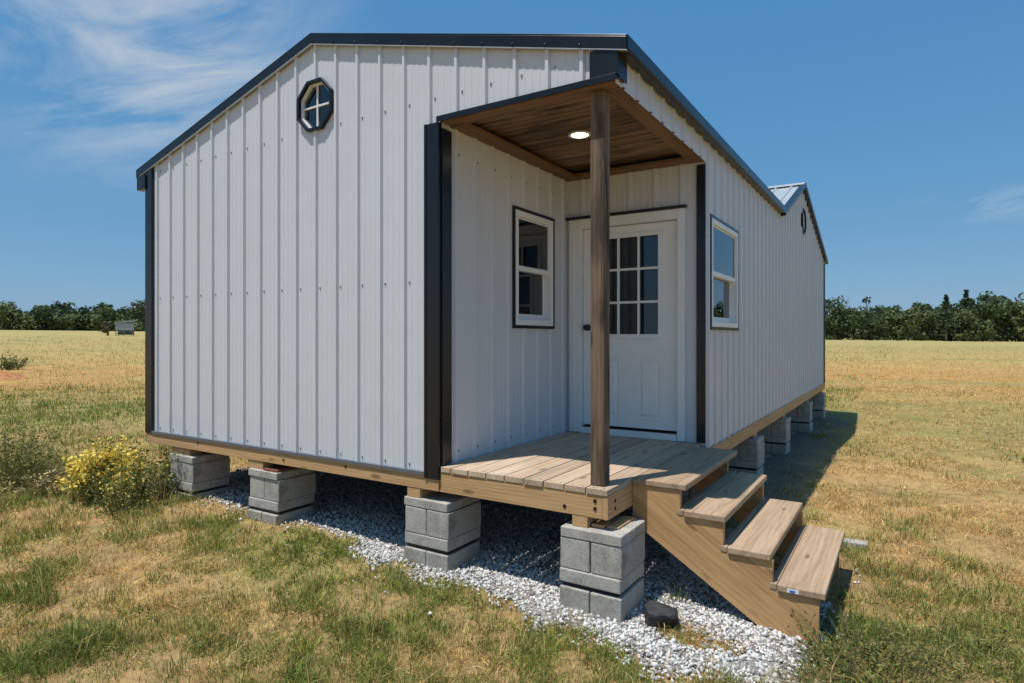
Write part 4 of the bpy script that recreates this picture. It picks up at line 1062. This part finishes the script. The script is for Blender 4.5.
for px in np.arange(-700, 1900, 8.5):
    for row in range(3):
        pp = px + rng.uniform(-5, 5); d = (268 + row * 13 + rng.uniform(-4, 4)) / math.sqrt(1 + ((pp - 512) / 620) ** 2) * (1.0 if 100 < pp < 1100 else 1.0) * 1.18
        x, y, z = at(pp, d)
        side = sstep(300, 850, pp)
        h = (10.6 + 4.6 * side + row * 1.0) * rng.uniform(.72, 1.15) * (1 + .5 * (vnoise(pp * .035, row + .5) - .5)) * (1 + .12 * sstep(930, 1050, pp))
        V, F = crown_np(x, y, z - .8, h * 1.1, rng.uniform(7, 11), 300, 1.3); wv.append(V); wf.append(F + off); off += len(V)
o = np_mesh('far_wood', np.concatenate(wv), np.concatenate(wf), M['tree_a']); tag(o, 'dark band of dense trees along the far edge of the field', 'wood', kind='stuff')
LFG = 'trees at the front of the far wood left of the cabin'; RTG = 'trees at the front of the far wood right of the cabin'
kinds = [M['tree_a'], M['tree_b'], M['tree_c']]
for i, px in enumerate(np.arange(-30, 150, 13.5)):
    tree('tree', 'rounded green tree in the front rank of the far wood left of the cabin', px + rng.uniform(-3, 3), 215 + rng.uniform(-4, 5) + 10 * (px > 60), rng.uniform(4.5, 10.5), rng.uniform(7.5, 11.5), kinds[(i * 7 + i // 3) % 3], 750, .95, False, LFG)
for i, px in enumerate(np.arange(826, 1070, 14.0)):
    tree('tree', 'rounded green tree in the front rank of the far wood right of the cabin', px + rng.uniform(-4, 4), 232 + rng.uniform(-5, 5), rng.uniform(7.5, 15.0) * (1 + .012 * i), rng.uniform(8, 13), kinds[(i * 5 + i // 3) % 3], 800, .95, False, RTG)
tree('tall_tree', 'dark tall tree standing right against the far corner of the cabin', 838, 228, 16.5, 9, M['tree_a'], 520, 1.0)
tree('tall_tree', 'dark pointed tree rising above the wood just right of the cabin', 866, 229, 17.5, 8.5, M['tree_a'], 520, 1.0)
tree('conifer_tree', 'broad dark conifer standing in the middle of the right hand wood', 946, 228, 16.5, 11, M['tree_a'], 620, .9, True)
tree('conifer_tree', 'tallest dark conifer topping the right hand wood', 966, 236, 19.5, 12, M['tree_a'], 620, .9, True)
tree('tall_tree', 'tall bushy tree at the right edge of the photo', 1018, 232, 20, 11, M['tree_a'], 560, 1.0)
tree('tall_tree', 'tall bushy tree closest to the left corner of the cabin in the far wood', 138, 222, 12.4, 8.5, M['tree_a'], 520, 1.0)
tree('bare_bush', 'small brownish bush beside the grey shed in the field', 108, 128, 2.9, 3.0, leaf_mat('bare_twigs', [(.09, .075, .045), (.13, .10, .06), (.17, .13, .08)]), 420, .32)
# grey shed far out in the field
sx, sy, sz = at(125, 128)
shed = thing('field_shed', 'small grey open-fronted shed far out in the left field', 'shed', (sx, sy, sz))
ang = R(YAW) + R(20)
def rotp(m):
    ca, sa = math.cos(ang), math.sin(ang)
    m.v = [(sx + .8 * (ca * x - sa * y), sy + .8 * (sa * x + ca * y), sz + 1.25 * z) for x, y, z in m.v]; return m
M['shedroof'] = plain('grey_sheet', (.34, .35, .37), .5); M['shedwall'] = plain('grey_boards', (.22, .22, .22), .8)
m = MB(); m.hexa([(-1.9, -1.5, 2.1), (1.9, -1.5, 2.35), (1.9, 1.5, 2.35), (-1.9, 1.5, 2.1), (-1.9, -1.5, 2.25), (1.9, -1.5, 2.6), (1.9, 1.5, 2.6), (-1.9, 1.5, 2.25)]); obj('roof', rotp(m), M['shedroof'], shed)
m = MB(); m.box(-1.8, 1.8, -1.4, -1.32, .95, 2.1); m.box(-1.8, 1.8, 1.3, 1.4, .2, 2.1); m.box(-1.8, -1.72, -1.32, 1.3, .9, 2.1); m.box(1.72, 1.8, -1.32, 1.3, .9, 2.1); obj('wall', rotp(m), M['shedroof'], shed)
for a, b in ((-1.75, -1.3), (1.75, -1.3), (-1.75, 1.25), (1.75, 1.25), (0, -1.3)):
    m = MB(); m.box(a - .07, a + .07, b - .07, b + .07, -.2, 1.0); obj('leg', rotp(m), M['shedwall'], shed)
m = MB(); m.box(-1.7, 1.7, -1.3, 1.25, .30, .42); obj('floor', rotp(m), M['insidedark'], shed)

# ------------------------------------------------------------------ sky, sun, camera
SUN_EL = math.atan2(2.59, math.hypot(.39, .80)); 
w = bpy.data.worlds.new('World'); S.world = w; w.use_nodes = True; nt = w.node_tree
bg = nt.nodes['Background']
sky = N(nt, 'ShaderNodeTexSky', sky_type='NISHITA'); sky.sun_disc = False; sky.sun_elevation = SUN_EL; sky.sun_rotation = math.atan2(-.39, -.80)
sky.altitude = 300; sky.air_density = 1.0; sky.dust_density = .6; sky.ozone_density = 2.5
tc = N(nt, 'ShaderNodeTexCoord'); G = tc.outputs['Generated']
def vdir(px, py):
    t = (px - 512) / 620; d = Vector((Fw[0] + t * Rt[0], Fw[1] + t * Rt[1], (337.4 - py) / 620)); return d.normalized()
def blob(px, py, r0, r1, axis_t=None, stretch=1.0):
    d = vdir(px, py)
    sub = N(nt, 'ShaderNodeVectorMath', operation='SUBTRACT'); L(nt, G, sub.inputs[0]); sub.inputs[1].default_value = d
    src = sub.outputs[0]
    if stretch != 1.0:
        mp = N(nt, 'ShaderNodeVectorMath', operation='MULTIPLY'); mp.inputs[1].default_value = (1, 1, stretch); L(nt, src, mp.inputs[0]); src = mp.outputs[0]
    ln = N(nt, 'ShaderNodeVectorMath', operation='LENGTH'); L(nt, src, ln.inputs[0])
    mr = N(nt, 'ShaderNodeMapRange', interpolation_type='SMOOTHSTEP'); mr.inputs['From Min'].default_value = r1; mr.inputs['From Max'].default_value = r0; L(nt, ln.outputs['Value'], mr.inputs[0])
    return mr.outputs[0]
def M2(op, a, b):
    n = N(nt, 'ShaderNodeMath', operation=op)
    for i, q in enumerate((a, b)):
        if isinstance(q, (int, float)): n.inputs[i].default_value = q
        else: L(nt, q, n.inputs[i])
    return n.outputs[0]
def dotc(v):
    n = N(nt, 'ShaderNodeVectorMath', operation='DOT_PRODUCT'); L(nt, G, n.inputs[0]); n.inputs[1].default_value = v; return n.outputs['Value']
cu = dotc((Rt[0] * 2.2, Rt[1] * 2.2, 1.6)); cv = dotc((-Rt[0] * 2.0, -Rt[1] * 2.0, 7.0)); cw = dotc((Fw[0] * 2, Fw[1] * 2, 0))
cx_ = N(nt, 'ShaderNodeCombineXYZ'); L(nt, cu, cx_.inputs[0]); L(nt, cv, cx_.inputs[1]); L(nt, cw, cx_.inputs[2])
cn = N(nt, 'ShaderNodeTexNoise', i_Scale=1.25, i_Detail=7.0, i_Roughness=.60, i_Distortion=1.1); L(nt, cx_.outputs[0], cn.inputs[0])
wis = N(nt, 'ShaderNodeMapRange'); wis.inputs['From Min'].default_value = .40; wis.inputs['From Max'].default_value = .70; L(nt, cn.outputs[0], wis.inputs[0])
m1 = M2('MULTIPLY', blob(115, 30, .04, .24), .95); m2 = M2('MULTIPLY', blob(230, 15, .03, .22), .45)
m3 = M2('MULTIPLY', blob(1000, 203, .01, .14, None, 5.0), .9)
mask = M2('ADD', M2('ADD', m1, m2), M2('MULTIPLY', m3, 1.1))
fac = M2('MULTIPLY', wis.outputs[0], mask)
fac = M2('MINIMUM', fac, .7)
sp_ = N(nt, 'ShaderNodeSeparateColor'); cb_ = N(nt, 'ShaderNodeCombineColor'); L(nt, sky.outputs[0], sp_.inputs[0])
for k_, (p_, g_) in enumerate(((.76, .55), (.42, 1.46), (.20, 3.05))):
    L(nt, M2('MULTIPLY', M2('POWER', sp_.outputs[k_], p_), g_), cb_.inputs[k_])
mx = mix(nt, fac, cb_.outputs[0], (4.2, 4.6, 5.0))
L(nt, mx, bg.inputs[0]); bg.inputs[1].default_value = .10

sl = bpy.data.lights.new('sun', 'SUN'); sl.energy = 3.55; sl.angle = R(.53); sl.color = (1, .965, .91)
so = bpy.data.objects.new('sun', sl); C.objects.link(so)
so.rotation_euler = Vector((.39, .80, -2.59)).to_track_quat('-Z', 'Y').to_euler()

cam = bpy.data.cameras.new('camera'); co = bpy.data.objects.new('camera', cam); C.objects.link(co)
cam.sensor_width = 36; cam.lens = 620.25 / 1024 * 36; cam.shift_y = -(341.5 - 337.4) / 1024
cam.clip_start = .05; cam.clip_end = 5000
co.location = (0, 0, CZ); co.rotation_euler = (R(90), 0, R(YAW))
S.camera = co
S.view_settings.view_transform = 'Standard'; S.view_settings.look = 'None'; S.view_settings.exposure = 0.44; S.view_settings.gamma = 1
S.cycles.max_bounces = 8; S.cycles.transparent_max_bounces = 12
